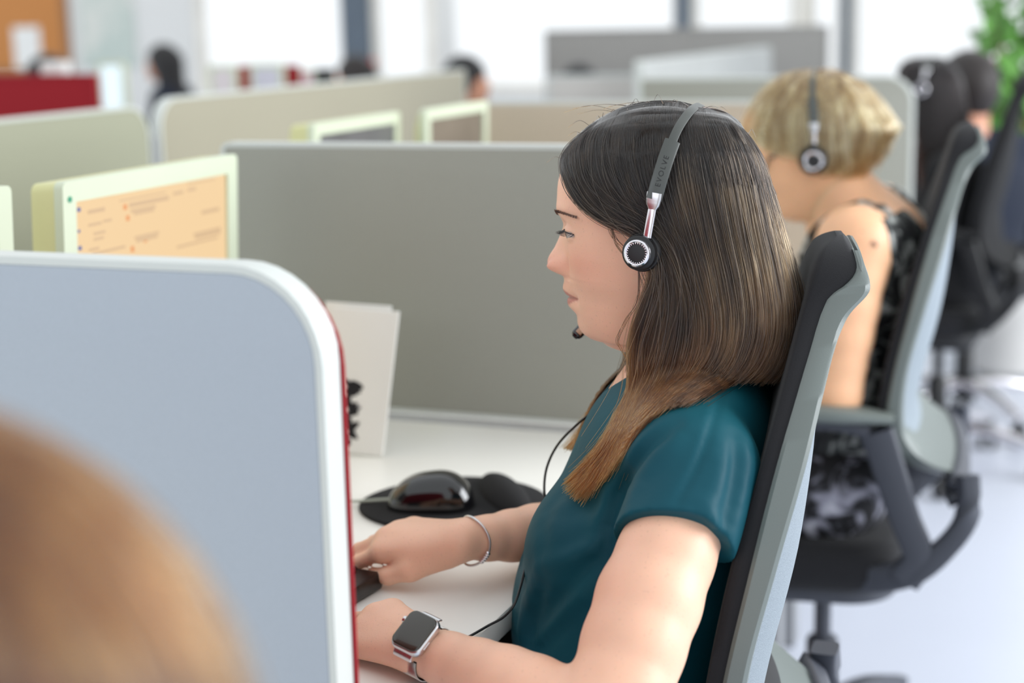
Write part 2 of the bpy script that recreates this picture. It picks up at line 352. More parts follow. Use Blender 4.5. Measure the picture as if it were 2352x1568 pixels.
# ------------------------------------------------------------------ monitors
def screen_mat(name, base, marks, strength, seed):
    """lit screen: a plain bright page with faint rows of marks, in the screen's own UV-like object coordinates (x: 0..1, z: 0..1)"""
    k = NT(name); k.b.inputs['Base Color'].default_value = (.02, .02, .02, 1); k.b.inputs['Roughness'].default_value = .35
    k.b.inputs['Emission Color'].default_value = (*lin(base), 1); k.b.inputs['Emission Strength'].default_value = strength
    return k.m
W0, W1, H1 = 1.478 + .024, 1.851 - .024, ZT - .024
def page(kind):
    rows = {'text': [(.08, .115, .10, .006), (.27, .075, .30, .0022), (.72, .03, .2, .0022), (.33, .125, .26, .007), (.62, .10, .07, .005), (.72, .09, .06, .005), (.34, .20, .16, .005), (.36, .24, .13, .004), (.08, .26, .08, .004), (.17, .25, .05, .004), (.11, .36, .07, .004), (.11, .42, .06, .004), (.08, .52, .06, .004), (.10, .57, .2, .004), (.82, .38, .13, .006), (.82, .395, .12, .004), (.36, .50, .16, .004), (.37, .535, .14, .005), (.76, .62, .2, .005), (.77, .66, .19, .005), (.64, .72, .3, .004)],
            'orange': [(.295, .13, .02, .008), (.31, .255, .02, .008), (.335, .60, .02, .009), (.42, .555, .02, .005)],
            'blue': [(.02, .07, .018, .006), (.02, .47, .018, .006), (.02, .30, .012, .004), (.02, .62, .012, .004)]}[kind]
    return [(W0 + x * (W1 - W0), H1 - y * .110, w * (W1 - W0), h * .8) for x, y, w, h in rows]
def monitor(label, n0, n1, c, ztop, h, mscr, group, tilt=0.0, side=M['monitor_side'], bez=.024, thick=.045, led=True):
    """screen faces the aisle (+c)"""
    w = n1 - n0; nm = (n0 + n1) / 2; o = thing('monitor', label, 'monitor', L(c - .05, nm, ZD), group)
    z0 = ztop - h
    fn = lambda a, b, t: L(c + t + (b - ztop) * math.tan(tilt), a, b)
    out = roundrect(n0, n1, z0, ztop, .008); inn = roundrect(n0 + bez, n1 - bez, z0 + bez, ztop - bez, .002)
    MB().ringframe(out, inn, fn, -.012, 0).build('bezel', M['monitor_white'], o, smooth=50)
    m = MB(); rr = []
    for t, ins in ((-.006, .001), (-thick, .003), (-thick - .02, .03), (-thick - .03, .06)):
        rr.append([fn(a, b, t) for a, b in roundrect(n0 + ins, n1 - ins, z0 + ins, ztop - ins, .01)])
    m.rings(rr); m.build('housing', side, o, smooth=35)
    sc = MB().prism(inn, fn, -.010, -.004)
    for mi, kd in enumerate(('text', 'orange', 'blue') if isinstance(mscr, list) else ()):      # the page's own rows of marks
        for a, b, pw, ph in page(kd): sc.box(fn(a + pw / 2, b - ph / 2, -.0037), (pw, .0004, ph), 0, ax=np.array([E2, -E1, UZ]), mi=mi + 1)
    sc = sc.build('screen', mscr, o, smooth=0)
    if led: MB().lathe([(.0035, -.002), (.0035, .001)], fn(n0 + .012, ztop - .020, 0), 12, ax=np.array([E2, UZ, -E1])).build('power_light', mk_emit('green_light', (20, 160, 120), .8), o)
    MB().tube([L(c - .05, nm, z0 + .06), L(c - .07, nm, ZD + .02)], .022, 14).build('stand', M['monitor_side'], o)
    MB().lathe([(.10, 0), (.10, .006), (.09, .012), (.03, .018)], L(c - .06, nm, ZD + .001), 28).build('foot', M['monitor_side'], o)
    return o, fn, sc
S_WARM = [screen_mat('warm_lit_screen', (243, 208, 158), None, .80, 1), mk_emit('page_text_marks', (220, 184, 140), .76), mk_emit('orange_icon', (246, 160, 90), .7), mk_emit('blue_icon', (80, 100, 170), .7)]
S_DARK = mk('dark_screen', (96, 96, 98), .3, var=.2, vscale=8)
GM = 'ivory monitors on the bench'
mo, mfn, msc = monitor('large ivory monitor with a lit peach page, left of the woman in teal', 1.478, 1.851, -1.112, ZT, .31, S_WARM, GM, .055)
monitor('ivory monitor cut off at the left edge beside the lit one', 1.04, 1.420, -1.135, ZT + .003, .31, S_DARK, GM, .055)
S_MID = mk('grey_screen_glare', (120, 110, 98), .25, var=.35, vscale=5)
monitor('narrower small ivory monitor above the grey screen, left one of the pair', 2.345, 2.675, -1.262, ZT + .005, .30, S_DARK, GM, .03, led=False, bez=.020)
monitor('small ivory monitor above the grey screen, right one of the pair', 2.685, 2.985, -1.215, ZT + .008, .30, S_MID, GM, .03, led=False, bez=.020, thick=.016)

# ------------------------------------------------------------------ office chairs (X forward, Y to the sitter's left, Z up)
M['chair_grey'] = mk('grey_green_chair_plastic', (106, 114, 111), 0.42, var=0.03, bump=(900, 0.12))
M['chair_dark'] = mk('anthracite_chair_plastic', (62, 65, 74), 0.45, var=0.04, bump=(900, 0.12))
M['chair_cloth'] = mk('black_chair_fabric', (20, 20, 24), 0.9, var=0.15, vscale=700, bump=(1400, 0.3), sheen=0.05)
_cm = NT('grey_blue_chair_mesh'); _w = _cm.n('ShaderNodeTexVoronoi'); _w.inputs['Scale'].default_value = 1100; _cm.l(_cm.coord(), _w.inputs[0])
_cm.l(_cm.ramp(_w.outputs[0], [(.15, lin((118, 128, 136))), (.6, lin((140, 150, 158)))]), _cm.b.inputs['Base Color']); _cm.b.inputs['Roughness'].default_value = .8
_b = _cm.n('ShaderNodeBump'); _b.inputs['Strength'].default_value = .4; _b.inputs['Distance'].default_value = .001; _cm.l(_w.outputs[0], _b.inputs['Height']); _cm.l(_b.outputs[0], _cm.b.inputs['Normal'])
M['chair_mesh'] = _cm.m
# profile of the back from top to bottom: height, front of cushion, front of frame, back of frame
BK = np.array([(1.126, -.186, -.198, -.203), (1.118, -.172, -.205, -.210), (1.104, -.168, -.208, -.215), (1.092, -.165, -.200, -.219), (1.082, -.163, -.184, -.217), (1.064, -.158, -.175, -.200), (1.040, -.152, -.168, -.190), (1.008, -.144, -.159, -.182),
               (.948, -.129, -.144, -.169), (.865, -.107, -.126, -.148), (.771, -.089, -.106, -.126), (.70, -.080, -.096, -.122), (.665, -.086, -.102, -.134), (.635, -.112, -.126, -.163), (.606, -.155, -.168, -.210)])
BK = catmull(BK, 120)                                        # smooth sweep from the rolled top to the kicked-out foot of the back
def bk(z, k): return np.interp(-z, np.maximum.accumulate(-BK[:, 0]), BK[:, k])
_z = np.linspace(.55, 1.16, 123); _w = np.interp(_z, [.6, .80, .87, .92, .97, 1.02, 1.05, 1.075, 1.09, 1.14], [.222, .222, .213, .199, .176, .138, .107, .086, .079, .072])
_k = np.exp(-np.linspace(-2, 2, 17) ** 2); HWT = np.stack([_z, np.convolve(np.pad(_w, 8, mode='edge'), _k / _k.sum(), 'valid')], 1)
def make_chair(label, group, frame='chair_grey', dark='chair_dark', mesh='chair_mesh', base='chair_dark'):
    o = thing('office_chair', label, 'office chair', (0, 0, 0), group)
    HW = .222
    def yc(y): return .016 * (1 - (y / HW) ** 2)                      # the back is hollow for the sitter: sides stand forward
    def hwz(z):                                                         # half width: broad at the loins, narrow and rounded at the top
        w = np.interp(z, HWT[:, 0], HWT[:, 1])
        return w * np.sqrt(np.clip(1 - (np.clip(z - 1.088, 0, None) / .0395) ** 2, 0, 1)) * np.sqrt(np.clip(1 - .5 * (np.clip(.66 - z, 0, None) / .056) ** 2, 0, 1))
    def tw(z): return hwz(z) / HW
    zs = np.concatenate([np.linspace(1.108, 1.03, 9), np.linspace(1.0, .70, 9), np.linspace(.68, .622, 6)])
    # frame: two side rails running down the back, a solid rolled top and a solid foot
    mb = MB()
    def rect(z, y0, y1, r=.0035):
        x0, x1 = bk(z, 2), bk(z, 3); r = min(r, abs(y1 - y0) * .3); c = [(x0, y0 + r), (x0, y1 - r), (x0 - r, y1), (x1 + r, y1), (x1, y1 - r), (x1, y0 + r), (x1 + r, y0), (x0 - r, y0)]
        return [(x - yc(y), y, z) for x, y in c]
    zo = np.concatenate([np.linspace(.606, 1.06, 70), 1.06 + .0575 * np.sin(np.linspace(.04, 1, 30) * math.pi / 2)])
    for s_ in (1, -1): mb.rings([rect(z, *sorted((s_ * max(.003, hwz(z) - .021), s_ * max(.006, hwz(z))))) for z in zo[zo < 1.060]])
    for zr, k_, top_ in ((zo[zo > 1.03], 15, True), (zo[zo < .69], 21, False)):
        rr = []
        for z in zr:
            w_ = max(.004, hwz(z) - (0 if top_ else .015)); x0, x1 = bk(z, 2), bk(z, 3); r_ = min(.004, w_ * .3); ys = np.linspace(-(w_ - r_), w_ - r_, k_); e_ = -.001 + .0016 * min(1, max(0, (z - 1.034) / .022)) if top_ else -.001
            rr.append([(x0 + e_ - yc(y), y, z) for y in ys] + [(x0 - r_ - yc(w_), w_ + e_, z), (x1 + r_ - yc(w_), w_ + e_, z)] + [(x1 - e_ - yc(y), y, z) for y in ys[::-1]] + [(x1 + r_ - yc(w_), -w_ - e_, z), (x0 - r_ - yc(w_), -w_ - e_, z)])
        mb.rings(rr)
    mb.build('back_frame', M[frame], o, smooth=40)
    # cushion in front of the frame, rolled over at the top
    mb = MB(); rr = []
    for z in np.concatenate([1.1268 - .03 * np.linspace(0.02, 1, 16) ** 2, np.linspace(1.09, .625, 40)]):
        e = math.sin(min(1.0, max(0, (1.127 - z) / .030)) * math.pi / 2) ** .7; ring = []
        xf, xb = bk(z, 1), bk(z, 2) - .005
        hw = HW - .003
        for t in np.linspace(0, 2 * math.pi, 40, endpoint=False):
            a = np.sign(math.cos(t)) * abs(math.cos(t)) ** .32; b = np.sign(math.sin(t)) * abs(math.sin(t)) ** .28
            y = hw * a * tw(z); x = (xf + xb) / 2 + (xf - xb) / 2 * b * (.35 + .65 * e); ring.append((x - yc(y), y, z))
        rr.append(ring)
    mb.rings(rr); mb.build('back_cushion', M['chair_cloth'], o, smooth=60)
    # woven back panel, bulging out behind the frame
    mb = MB(); rows = []
    for z in np.linspace(1.043, .640, 24):
        q = (1.043 - z) / .403; bul = .024 * math.sin(math.pi * min(1, q ** 1.25)) ** 1.1
        rows.append([(bk(z, 3) + .008 - yc(y) - bul * (1 - abs(y / (HW - .015)) ** 4.5), y * tw(z), z) for y in np.linspace(-(HW - .015), HW - .015, 31)])
    mb.rings(rows, False, False); ob = mb.build('back_mesh', M[mesh], o, smooth=80); sm = ob.modifiers.new('solid', 'SOLIDIFY'); sm.thickness = .004; sm.offset = 0
    # lower cross shell that ties the frame to the side loops
    mb = MB(); rows = []
    for t in np.linspace(0, 1, 9):
        z = .614 - .035 * t; x = -.190 - .022 * math.sin(t * math.pi)
        rows.append([(x - yc(y) * (1 - t), y, z) for y in np.linspace(-HW, HW, 24)])
    mb.rings(rows, False, False); ob = mb.build('back_bracket', M[dark], o, smooth=60); sm = ob.modifiers.new('solid', 'SOLIDIFY'); sm.thickness = .016; sm.offset = 0
    for s_ in (1, -1):
        Y = .238 * s_
        mb = MB(); mb.bar([(-.085, Y, .690), (-.105, Y, .63), (-.128, Y, .56), (-.150, Y, .50), (-.130, Y * .98, .462)], .030, [.050, .048, .045, .045, .050], m=18, up=(1, 0, 0), rnd=.35)
        mb.bar([(-.02, Y * .8, .448), (-.09, Y * .92, .455), (-.145, Y * .99, .476), (-.19, Y, .517), (-.218, Y * .99, .565), (-.218, Y * .95, .625)], .030, [.04, .042, .04, .032, .030, .03], m=24, up=(0, 0, 1), rnd=.35)
        mb.bar([(-.075, Y, .690), (-.03, Y, .700), (.05, Y, .702)], .034, .022, m=8, rnd=.4)
        mb.build('arm_support', M[dark], o, smooth=40)
        mb = MB(); mb.bar([(-.11, Y, .708), (-.03, Y, .716), (.06, Y, .718), (.13, Y, .712)], [.03, .075, .08, .04], [.012, .024, .026, .012], m=14, rnd=.5)
        mb.build('armrest', M[frame] if s_ else None, o, smooth=60)
    # seat
    mb = MB(); mb.prism(roundrect(-.13, .34, -.235, .235, .08, 8), lambda a, b, t: (a, b, t - .03 * max(0, (a - .22) / .12) ** 2 - .012 * (1 - (b / .235) ** 2)), .43, .505, .025); mb.build('seat', M['chair_cloth'], o, smooth=50)
    mb = MB(); mb.prism(roundrect(-.12, .30, -.215, .215, .08, 8), lambda a, b, t: (a, b, t), .405, .432, .008); mb.box((.03, 0, .385), (.26, .16, .05), .015); mb.bar([(-.02, -.20, .44), (-.02, 0, .425), (-.02, .20, .44)], .10, .03, m=9, up=(0, 0, 1)); mb.build('seat_mechanism', M[dark], o, smooth=40)
    MB().lathe([(.014, .20), (.014, .38)], n=20).build('gas_lift', M[dark], o)
    MB().lathe([(.027, .13), (.027, .262), (.024, .268), (.015, .270)], n=24).build('lift_sleeve', M[dark], o)
    MB().lathe([(.034, .09), (.04, .10), (.04, .15), (.03, .16)], n=24).build('base_hub', M[dark], o)
    for k in range(5):
        a = math.radians(100 + 72 * k); d = V(math.cos(a), math.sin(a), 0)
        MB().bar([d * .02 + UZ * .135, d * .16 + UZ * .125, d * .30 + UZ * .085], [.045, .038, .028], [.035, .03, .022], m=8, rnd=.5).build('base_leg', M[base], o)
        cs = MB(); cs.tube([d * .295 + UZ * .085, d * .295 + UZ * .05], .008, 8); cs.box(d * .295 + UZ * .045, (.05, .02, .035), .008, ax=rotz(a + .6).T); c_ = cs.build('caster', M[dark], o)
        for s_ in (1, -1):
            w = rotz(a + .6) @ V(0, s_ * .018, 0)
            MB().lathe([(.02, -.007), (.026, -.005), (.026, .005), (.02, .007)], d * .295 + UZ * .0265 + w, 18, ax=np.array([rotz(a + .6) @ V(1, 0, 0), UZ, rotz(a + .6) @ V(0, 1, 0)])).build('caster_wheel', M['black_plastic'], c_)
    return o
def place_chair(o, fr, du, dv=0.0, ddeg=0.0, dz=0.0):
    p = fr.W(du, dv, 0); o.location = (p[0], p[1], dz); o.rotation_euler = (0, 0, math.atan2(fr.f[1], fr.f[0]) + math.radians(ddeg))
FM = Frame(1480, 500, 1.52, 14)                             # the woman in teal
FB = Frame(1890, 330, 2.55, 18)                             # the blonde woman
FK = Frame(2130, 240, 4.45, 20)                             # the black-haired woman beyond her
GC = 'grey-backed office chairs'
chair = make_chair('grey-framed office chair behind the woman in the teal blouse', GC); place_chair(chair, FM, 0.03, 0.0, 6, -.03)
ch2 = copy_tree(chair); ch2['label'] = 'grey-framed office chair of the blonde woman, its whole side in view'; place_chair(ch2, FB, -.012, 0, 4)
for k_ in children(chair):
    if k_.name.split('.')[0] in ('base_leg', 'caster', 'base_hub', 'lift_sleeve'): k_.location.z += .03      # its gas lift sits lower

# ------------------------------------------------------------------ sculpting: a distance field on a grid, turned into one continuous surface
class SDF:
    def __init__(s, fr, lo, hi, h):
        s.fr = fr; s.lo = np.asarray(lo, float); s.h = h; s.n = np.ceil((np.asarray(hi) - s.lo) / h).astype(int) + 1
        s.vol = np.full(s.n, 0.25, np.float32)
    def _sub(s, lo, hi, pad):
        a = np.clip(np.floor((np.asarray(lo) - pad - s.lo) / s.h).astype(int), 0, s.n - 1); b = np.clip(np.ceil((np.asarray(hi) + pad - s.lo) / s.h).astype(int) + 1, 1, s.n)
        if np.any(b <= a): return None, None
        ax = [s.lo[i] + s.h * np.arange(a[i], b[i]) for i in range(3)]
        g = np.stack(np.meshgrid(*ax, indexing='ij'), -1).astype(np.float32)
        return tuple(slice(a[i], b[i]) for i in range(3)), g
    def _put(s, sl, d, k, op='add'):
        v = s.vol[sl]; d = d.astype(np.float32)
        if op == 'add':
            if k > 0: h = np.clip(0.5 + 0.5 * (v - d) / k, 0, 1); r = v * (1 - h) + d * h - k * h * (1 - h)
            else: r = np.minimum(v, d)
        else:
            d = -d
            if k > 0: h = np.clip(0.5 - 0.5 * (v - d) / k, 0, 1); r = v * (1 - h) + d * h + k * h * (1 - h)
            else: r = np.maximum(v, d)
        s.vol[sl] = r
    @staticmethod
    def d_cone(g, a, b, r1, r2):
        a = np.asarray(a, np.float32); b = np.asarray(b, np.float32); ba = b - a; l2 = float(ba @ ba) + 1e-12
        t = np.clip(((g - a) @ ba) / l2, 0, 1)[..., None]; return np.linalg.norm(g - (a + t * ba), axis=-1) - (r1 + (r2 - r1) * t[..., 0])
    def cone(s, a, b, r1, r2, k=0.02, op='add', cut=None):
        a, b = np.asarray(a, float), np.asarray(b, float); r = max(r1, r2)
        sl, g = s._sub(np.minimum(a, b) - r, np.maximum(a, b) + r, max(k, .03))
        if sl is None: return s
        d = s.d_cone(g, a, b, r1, r2)
        if cut is not None: d = np.maximum(d, cut(g))
        s._put(sl, d, k, op); return s
    def chain(s, pts, rs, k=0.01, m=None):
        if m: rs = np.interp(np.linspace(0, 1, m), np.linspace(0, 1, len(rs)), rs); pts = catmull(pts, m)
        for i in range(len(pts) - 1): s.cone(pts[i], pts[i + 1], rs[i], rs[i + 1], k if i == 0 else min(k, .006))
        return s
    def ell(s, c, r, k=0.02, op='add', ax=None, cut=None):
        c = np.asarray(c, float); r = np.asarray(r, float); e = r if ax is None else np.full(3, r.max())
        sl, g = s._sub(c - e, c + e, max(k, .03))
        if sl is None: return s
        q = g - c.astype(np.float32)
        if ax is not None: q = q @ np.asarray(ax, np.float32).T
        k0 = np.linalg.norm(q / r, axis=-1); k1 = np.linalg.norm(q / (r * r), axis=-1) + 1e-6; d = k0 * (k0 - 1) / k1
        if cut is not None: d = np.maximum(d, cut(g))
        s._put(sl, d, k, op); return s
    def fold(s, pts, amp, w, m=14):
        """a raised (amp > 0) or sunk crease along pts"""
        p = catmull(pts, m); sl, g = s._sub(p.min(0), p.max(0), w * 3)
        if sl is None: return s
        best = np.full(g.shape[:3], 9.0, np.float32); tt = np.zeros(g.shape[:3], np.float32)
        for i in range(m - 1):
            d = s.d_cone(g, p[i], p[i + 1], 0, 0); q = d < best; best[q] = d[q]; tt[q] = i / (m - 2)
        s.vol[sl] -= (amp * np.exp(-(best / w) ** 2) * np.sin(np.pi * np.clip(tt * .9 + .05, 0, 1)) ** .5).astype(np.float32); return s
    def sample(s, q):
        i = np.round((np.asarray(q) - s.lo) / s.h).astype(int); ok = np.all((i >= 0) & (i < s.n), -1); i = np.clip(i, 0, s.n - 1)
        return np.where(ok, s.vol[i[..., 0], i[..., 1], i[..., 2]], 0.25)
    def mesh(s):
        v = s.vol; nx, ny, nz = v.shape; ins = v < 0
        c = [ins[a:nx - 1 + a, b:ny - 1 + b, d:nz - 1 + d] for a in (0, 1) for b in (0, 1) for d in (0, 1)]
        cnt = sum(x.astype(np.int8) for x in c); act = (cnt > 0) & (cnt < 8); idx = np.argwhere(act); cid = np.full(act.shape, -1, np.int64); cid[act] = np.arange(len(idx))
        off = np.array([(a, b, d) for a in (0, 1) for b in (0, 1) for d in (0, 1)]); val = np.stack([v[idx[:, 0] + o[0], idx[:, 1] + o[1], idx[:, 2] + o[2]] for o in off], 1)
        pos = np.zeros((len(idx), 3)); num = np.zeros(len(idx))
        for i in range(8):
            for j in range(i + 1, 8):
                if np.abs(off[i] - off[j]).sum() != 1: continue
                m = (val[:, i] < 0) != (val[:, j] < 0); t = val[m, i] / (val[m, i] - val[m, j])
                pos[m] += off[i] + (off[j] - off[i]) * t[:, None]; num[m] += 1
        vert = s.lo + (idx + pos / num[:, None]) * s.h; faces = []
        for ax in range(3):
            a = [slice(None)] * 3; b = [slice(None)] * 3; a[ax] = slice(0, -1); b[ax] = slice(1, None)
            ch = ins[tuple(a)] != ins[tuple(b)]; e = np.argwhere(ch); o1, o2 = [(1, 2), (2, 0), (0, 1)][ax]
            e = e[(e[:, o1] > 0) & (e[:, o2] > 0) & (e[:, o1] < v.shape[o1] - 1) & (e[:, o2] < v.shape[o2] - 1)]
            def cc(da, db): q = e.copy(); q[:, o1] -= da; q[:, o2] -= db; return cid[q[:, 0], q[:, 1], q[:, 2]]
            qd = np.stack([cc(1, 1), cc(0, 1), cc(0, 0), cc(1, 0)], 1); st = ins[e[:, 0], e[:, 1], e[:, 2]]
            qd[~st] = qd[~st][:, ::-1]; faces.append(qd)
        f = np.concatenate(faces); return vert, f[(f >= 0).all(1)]
    def build(s, name, mat, parent, extra=None, smooth_iter=2, attr=None):
        vert, f = s.mesh()
        if smooth_iter:                                               # gentle relaxation of the grid steps
            e = np.concatenate([f[:, [0, 1]], f[:, [1, 2]], f[:, [2, 3]], f[:, [3, 0]]])
            for _ in range(smooth_iter):
                acc = np.zeros_like(vert); n = np.zeros(len(vert)); np.add.at(acc, e[:, 0], vert[e[:, 1]]); np.add.at(n, e[:, 0], 1); np.add.at(acc, e[:, 1], vert[e[:, 0]]); np.add.at(n, e[:, 1], 1)
                vert = vert * .5 + acc / n[:, None] * .5
        w = s.fr.to_world(vert); fl = f.tolist(); loc = vert
        if extra is not None: ev, ef = extra; fl = fl + [[i + len(w) for i in x] for x in ef]; loc = np.concatenate([vert, ev]); w = np.concatenate([w, s.fr.to_world(ev)])
        me = bpy.data.meshes.new(name); me.from_pydata((w - base_of(parent)).tolist(), [], fl); me.materials.append(mat)
        if attr is not None:
            at = me.color_attributes.new('tint', 'FLOAT_COLOR', 'POINT'); at.data.foreach_set('color', attr(loc).astype(np.float32).ravel())
        me.polygons.foreach_set('use_smooth', [True] * len(me.polygons)); me.update()
        o = bpy.data.objects.new(name, me); COL.objects.link(o); o.parent = parent; return o
def unit(v): v = np.asarray(v, float); return v / np.linalg.norm(v)
def hand(S, wrist, d, up, thumb, size=1.0, curl=0.45, spread=0.10, k=.008, r_w=.021):
    """palm, four fingers and a thumb grown into the field S; d towards the fingertips, up = back of the hand, thumb = +1/-1 side"""
    d = unit(d); up = unit(np.asarray(up) - d * (np.asarray(up) @ d)); sd = np.cross(d, up) * thumb; w = np.asarray(wrist, float)
    spec = [(.030, .088, (.043, .026, .021), .0090), (.010, .092, (.047, .030, .022), .0093), (-.010, .087, (.043, .028, .021), .0088), (-.029, .079, (.034, .021, .019), .0078)]
    for i, (off, ml, seg, r) in enumerate(spec):
        kn = w + (d * ml + sd * off * 1.0 + up * (.004 - .25 * abs(off - .005))) * size
        S.cone(w + sd * off * .45 * size, kn, r_w * .72 * size, (r + .0035) * size, .014)
        p = kn; a = .18 + curl * .25
        for j, s_ in enumerate(seg):
            a += (curl * (.75, .85, .5)[j]) if j else curl * .35
            v = d * math.cos(a) - up * math.sin(a) + sd * spread * off * 30 * .3; q = p + unit(v) * s_ * size
            S.cone(p, q, (r - .0006 * j) * size, (r - .0006 * (j + 1)) * size, .004 if j else k); p = q
    t0 = w + (d * .020 + sd * .013 - up * .011) * size; t1 = w + (d * .052 + sd * .036 - up * .020) * size; t2 = w + (d * .080 + sd * .042 - up * .026) * size; t3 = w + (d * .104 + sd * .035 - up * .030) * size
    S.cone(t0, t1, .017 * size, .0125 * size, .014); S.cone(t1, t2, .0115 * size, .0098 * size, .006); S.cone(t2, t3, .0098 * size, .0078 * size, .004)

# ------------------------------------------------------------------ skin and hair materials
def skin_mat(name, base, lips=(178, 104, 98), blush_flash=(214, 130, 110), rough=.46):
    k = NT(name); co = k.coord()
    n1 = k.n('ShaderNodeTexNoise'); n1.inputs['Scale'].default_value = 16; n1.inputs['Detail'].default_value = 3; k.l(co, n1.inputs[0])
    b = np.array(lin(base)); c = k.ramp(n1.outputs[0], [(.3, tuple(b * .93)), (.7, tuple(np.minimum(1, b * 1.06)))])
    n2 = k.n('ShaderNodeTexNoise'); n2.inputs['Scale'].default_value = 420; n2.inputs['Detail'].default_value = 1; k.l(co, n2.inputs[0])
    c = k.mix(k.ramp(n2.outputs[0], [(.66, (0, 0, 0)), (.74, (.30, .30, .30))]), c, tuple(b * .62))
    at = k.n('ShaderNodeAttribute', attribute_name='tint'); sp = k.n('ShaderNodeSeparateColor'); k.l(at.outputs['Color'], sp.inputs[0])
    c = k.mix(sp.outputs[1], c, lin(blush_flash)); c = k.mix(sp.outputs[0], c, lin(lips)); c = k.mix(sp.outputs[2], c, tuple(b * .30))
    k.l(c, k.b.inputs['Base Color']); k.b.inputs['Roughness'].default_value = rough
    k.b.inputs['Subsurface Weight'].default_value = .35; k.b.inputs['Subsurface Radius'].default_value = (.010, .004, .002); k.b.inputs['Subsurface Scale'].default_value = .6
    v = k.n('ShaderNodeTexVoronoi'); v.inputs['Scale'].default_value = 650; k.l(co, v.inputs[0]); bp = k.n('ShaderNodeBump'); bp.inputs['Strength'].default_value = .10; bp.inputs['Distance'].default_value = .0006; k.l(v.outputs[0], bp.inputs['Height']); k.l(bp.outputs[0], k.b.inputs['Normal'])
    return k.m
def hair_mat(name, stops, rough=.35, var=.5, light=None):
    """stops: (position along the strand, colour)"""
    k = NT(name); hi = k.n('ShaderNodeHairInfo'); c = k.ramp(hi.outputs['Intercept'], [(p, lin(x)) for p, x in stops])
    if light: 
        c2 = k.ramp(hi.outputs['Intercept'], [(p, lin(x)) for p, x in light]); 
        nz = k.n('ShaderNodeTexNoise'); nz.inputs['Scale'].default_value = 1.0; nz.inputs['Detail'].default_value = 3; mp = k.n('ShaderNodeMapping'); mp.inputs['Scale'].default_value = (70, 70, 12); k.l(k.coord(), mp.inputs[0]); k.l(mp.outputs[0], nz.inputs[0])
        ad = k.n('ShaderNodeMath', operation='MULTIPLY_ADD'); ad.inputs[1].default_value = .35; k.l(hi.outputs['Random'], ad.inputs[0]); k.l(nz.outputs[0], ad.inputs[2]); c = k.mix(k.ramp(ad.outputs[0], [(.60, (0, 0, 0)), (.88, (1, 1, 1))]), c, c2)
    h = k.n('ShaderNodeBsdfHairPrincipled'); h.parametrization = 'COLOR'; k.l(c, h.inputs['Color']); h.inputs['Roughness'].default_value = rough; h.inputs['Radial Roughness'].default_value = .5
    h.inputs['Random Roughness'].default_value = .2; h.inputs['IOR'].default_value = 1.55
    k.l(h.outputs[0], k.t.nodes['Material Output'].inputs[0]); k.t.nodes.remove(k.b); return k.m
def hair_under_mat(name, rgb): return mk(name, rgb, .55, var=.5, vscale=3, stretch=(60, 60, 4), sheen=.1)
def strands(name, pts, mat, parent, r0=.0005, r1=.00025):
    """pts: (n, m, 3) world points"""
    n, m, _ = pts.shape; cu = bpy.data.hair_curves.new(name); cu.add_curves([m] * n)
    cu.attributes['position'].data.foreach_set('vector', (pts - base_of(parent)).reshape(-1).astype(np.float32))
    ra = cu.attributes.get('radius') or cu.attributes.new('radius', 'FLOAT', 'POINT'); ra.data.foreach_set('value', np.tile(np.linspace(r0, r1, m), n).astype(np.float32))
    cu.materials.append(mat); o = bpy.data.objects.new(name, cu); COL.objects.link(o); o.parent = parent; return o
def guide_field(guides, m=26):
    """guides: list of point lists -> function (s, t) -> point, smooth across guides"""
    G = np.stack([catmull(g, m) for g in guides])
    def f(sv, m2=m):
        k = len(G); p = np.concatenate([2 * G[:1] - G[1:2], G, 2 * G[-1:] - G[-2:-1]]); sv = np.clip(sv, 0, 1) * (k - 1 - 1e-6); i = sv.astype(int); u = (sv - i)[:, None, None]
        a, b, c, d = p[i], p[i + 1], p[i + 2], p[i + 3]
        return 0.5 * ((2 * b) + (-a + c) * u + (2 * a - 5 * b + 4 * c - d) * u ** 2 + (-a + 3 * b - 3 * c + d) * u ** 3)
    return f
def wave(n, m, amp, r):
    """smooth random wander along strands: (n, m, 1)"""
    t = np.linspace(0, 1, m)[None]; return (amp * (r.normal(size=(n, 1)) * t + .5 * r.normal(size=(n, 1)) * np.sin(t * 3.1 + r.uniform(0, 6, (n, 1))) + .25 * r.normal(size=(n, 1)) * np.sin(t * 7 + r.uniform(0, 6, (n, 1)))))[..., None]

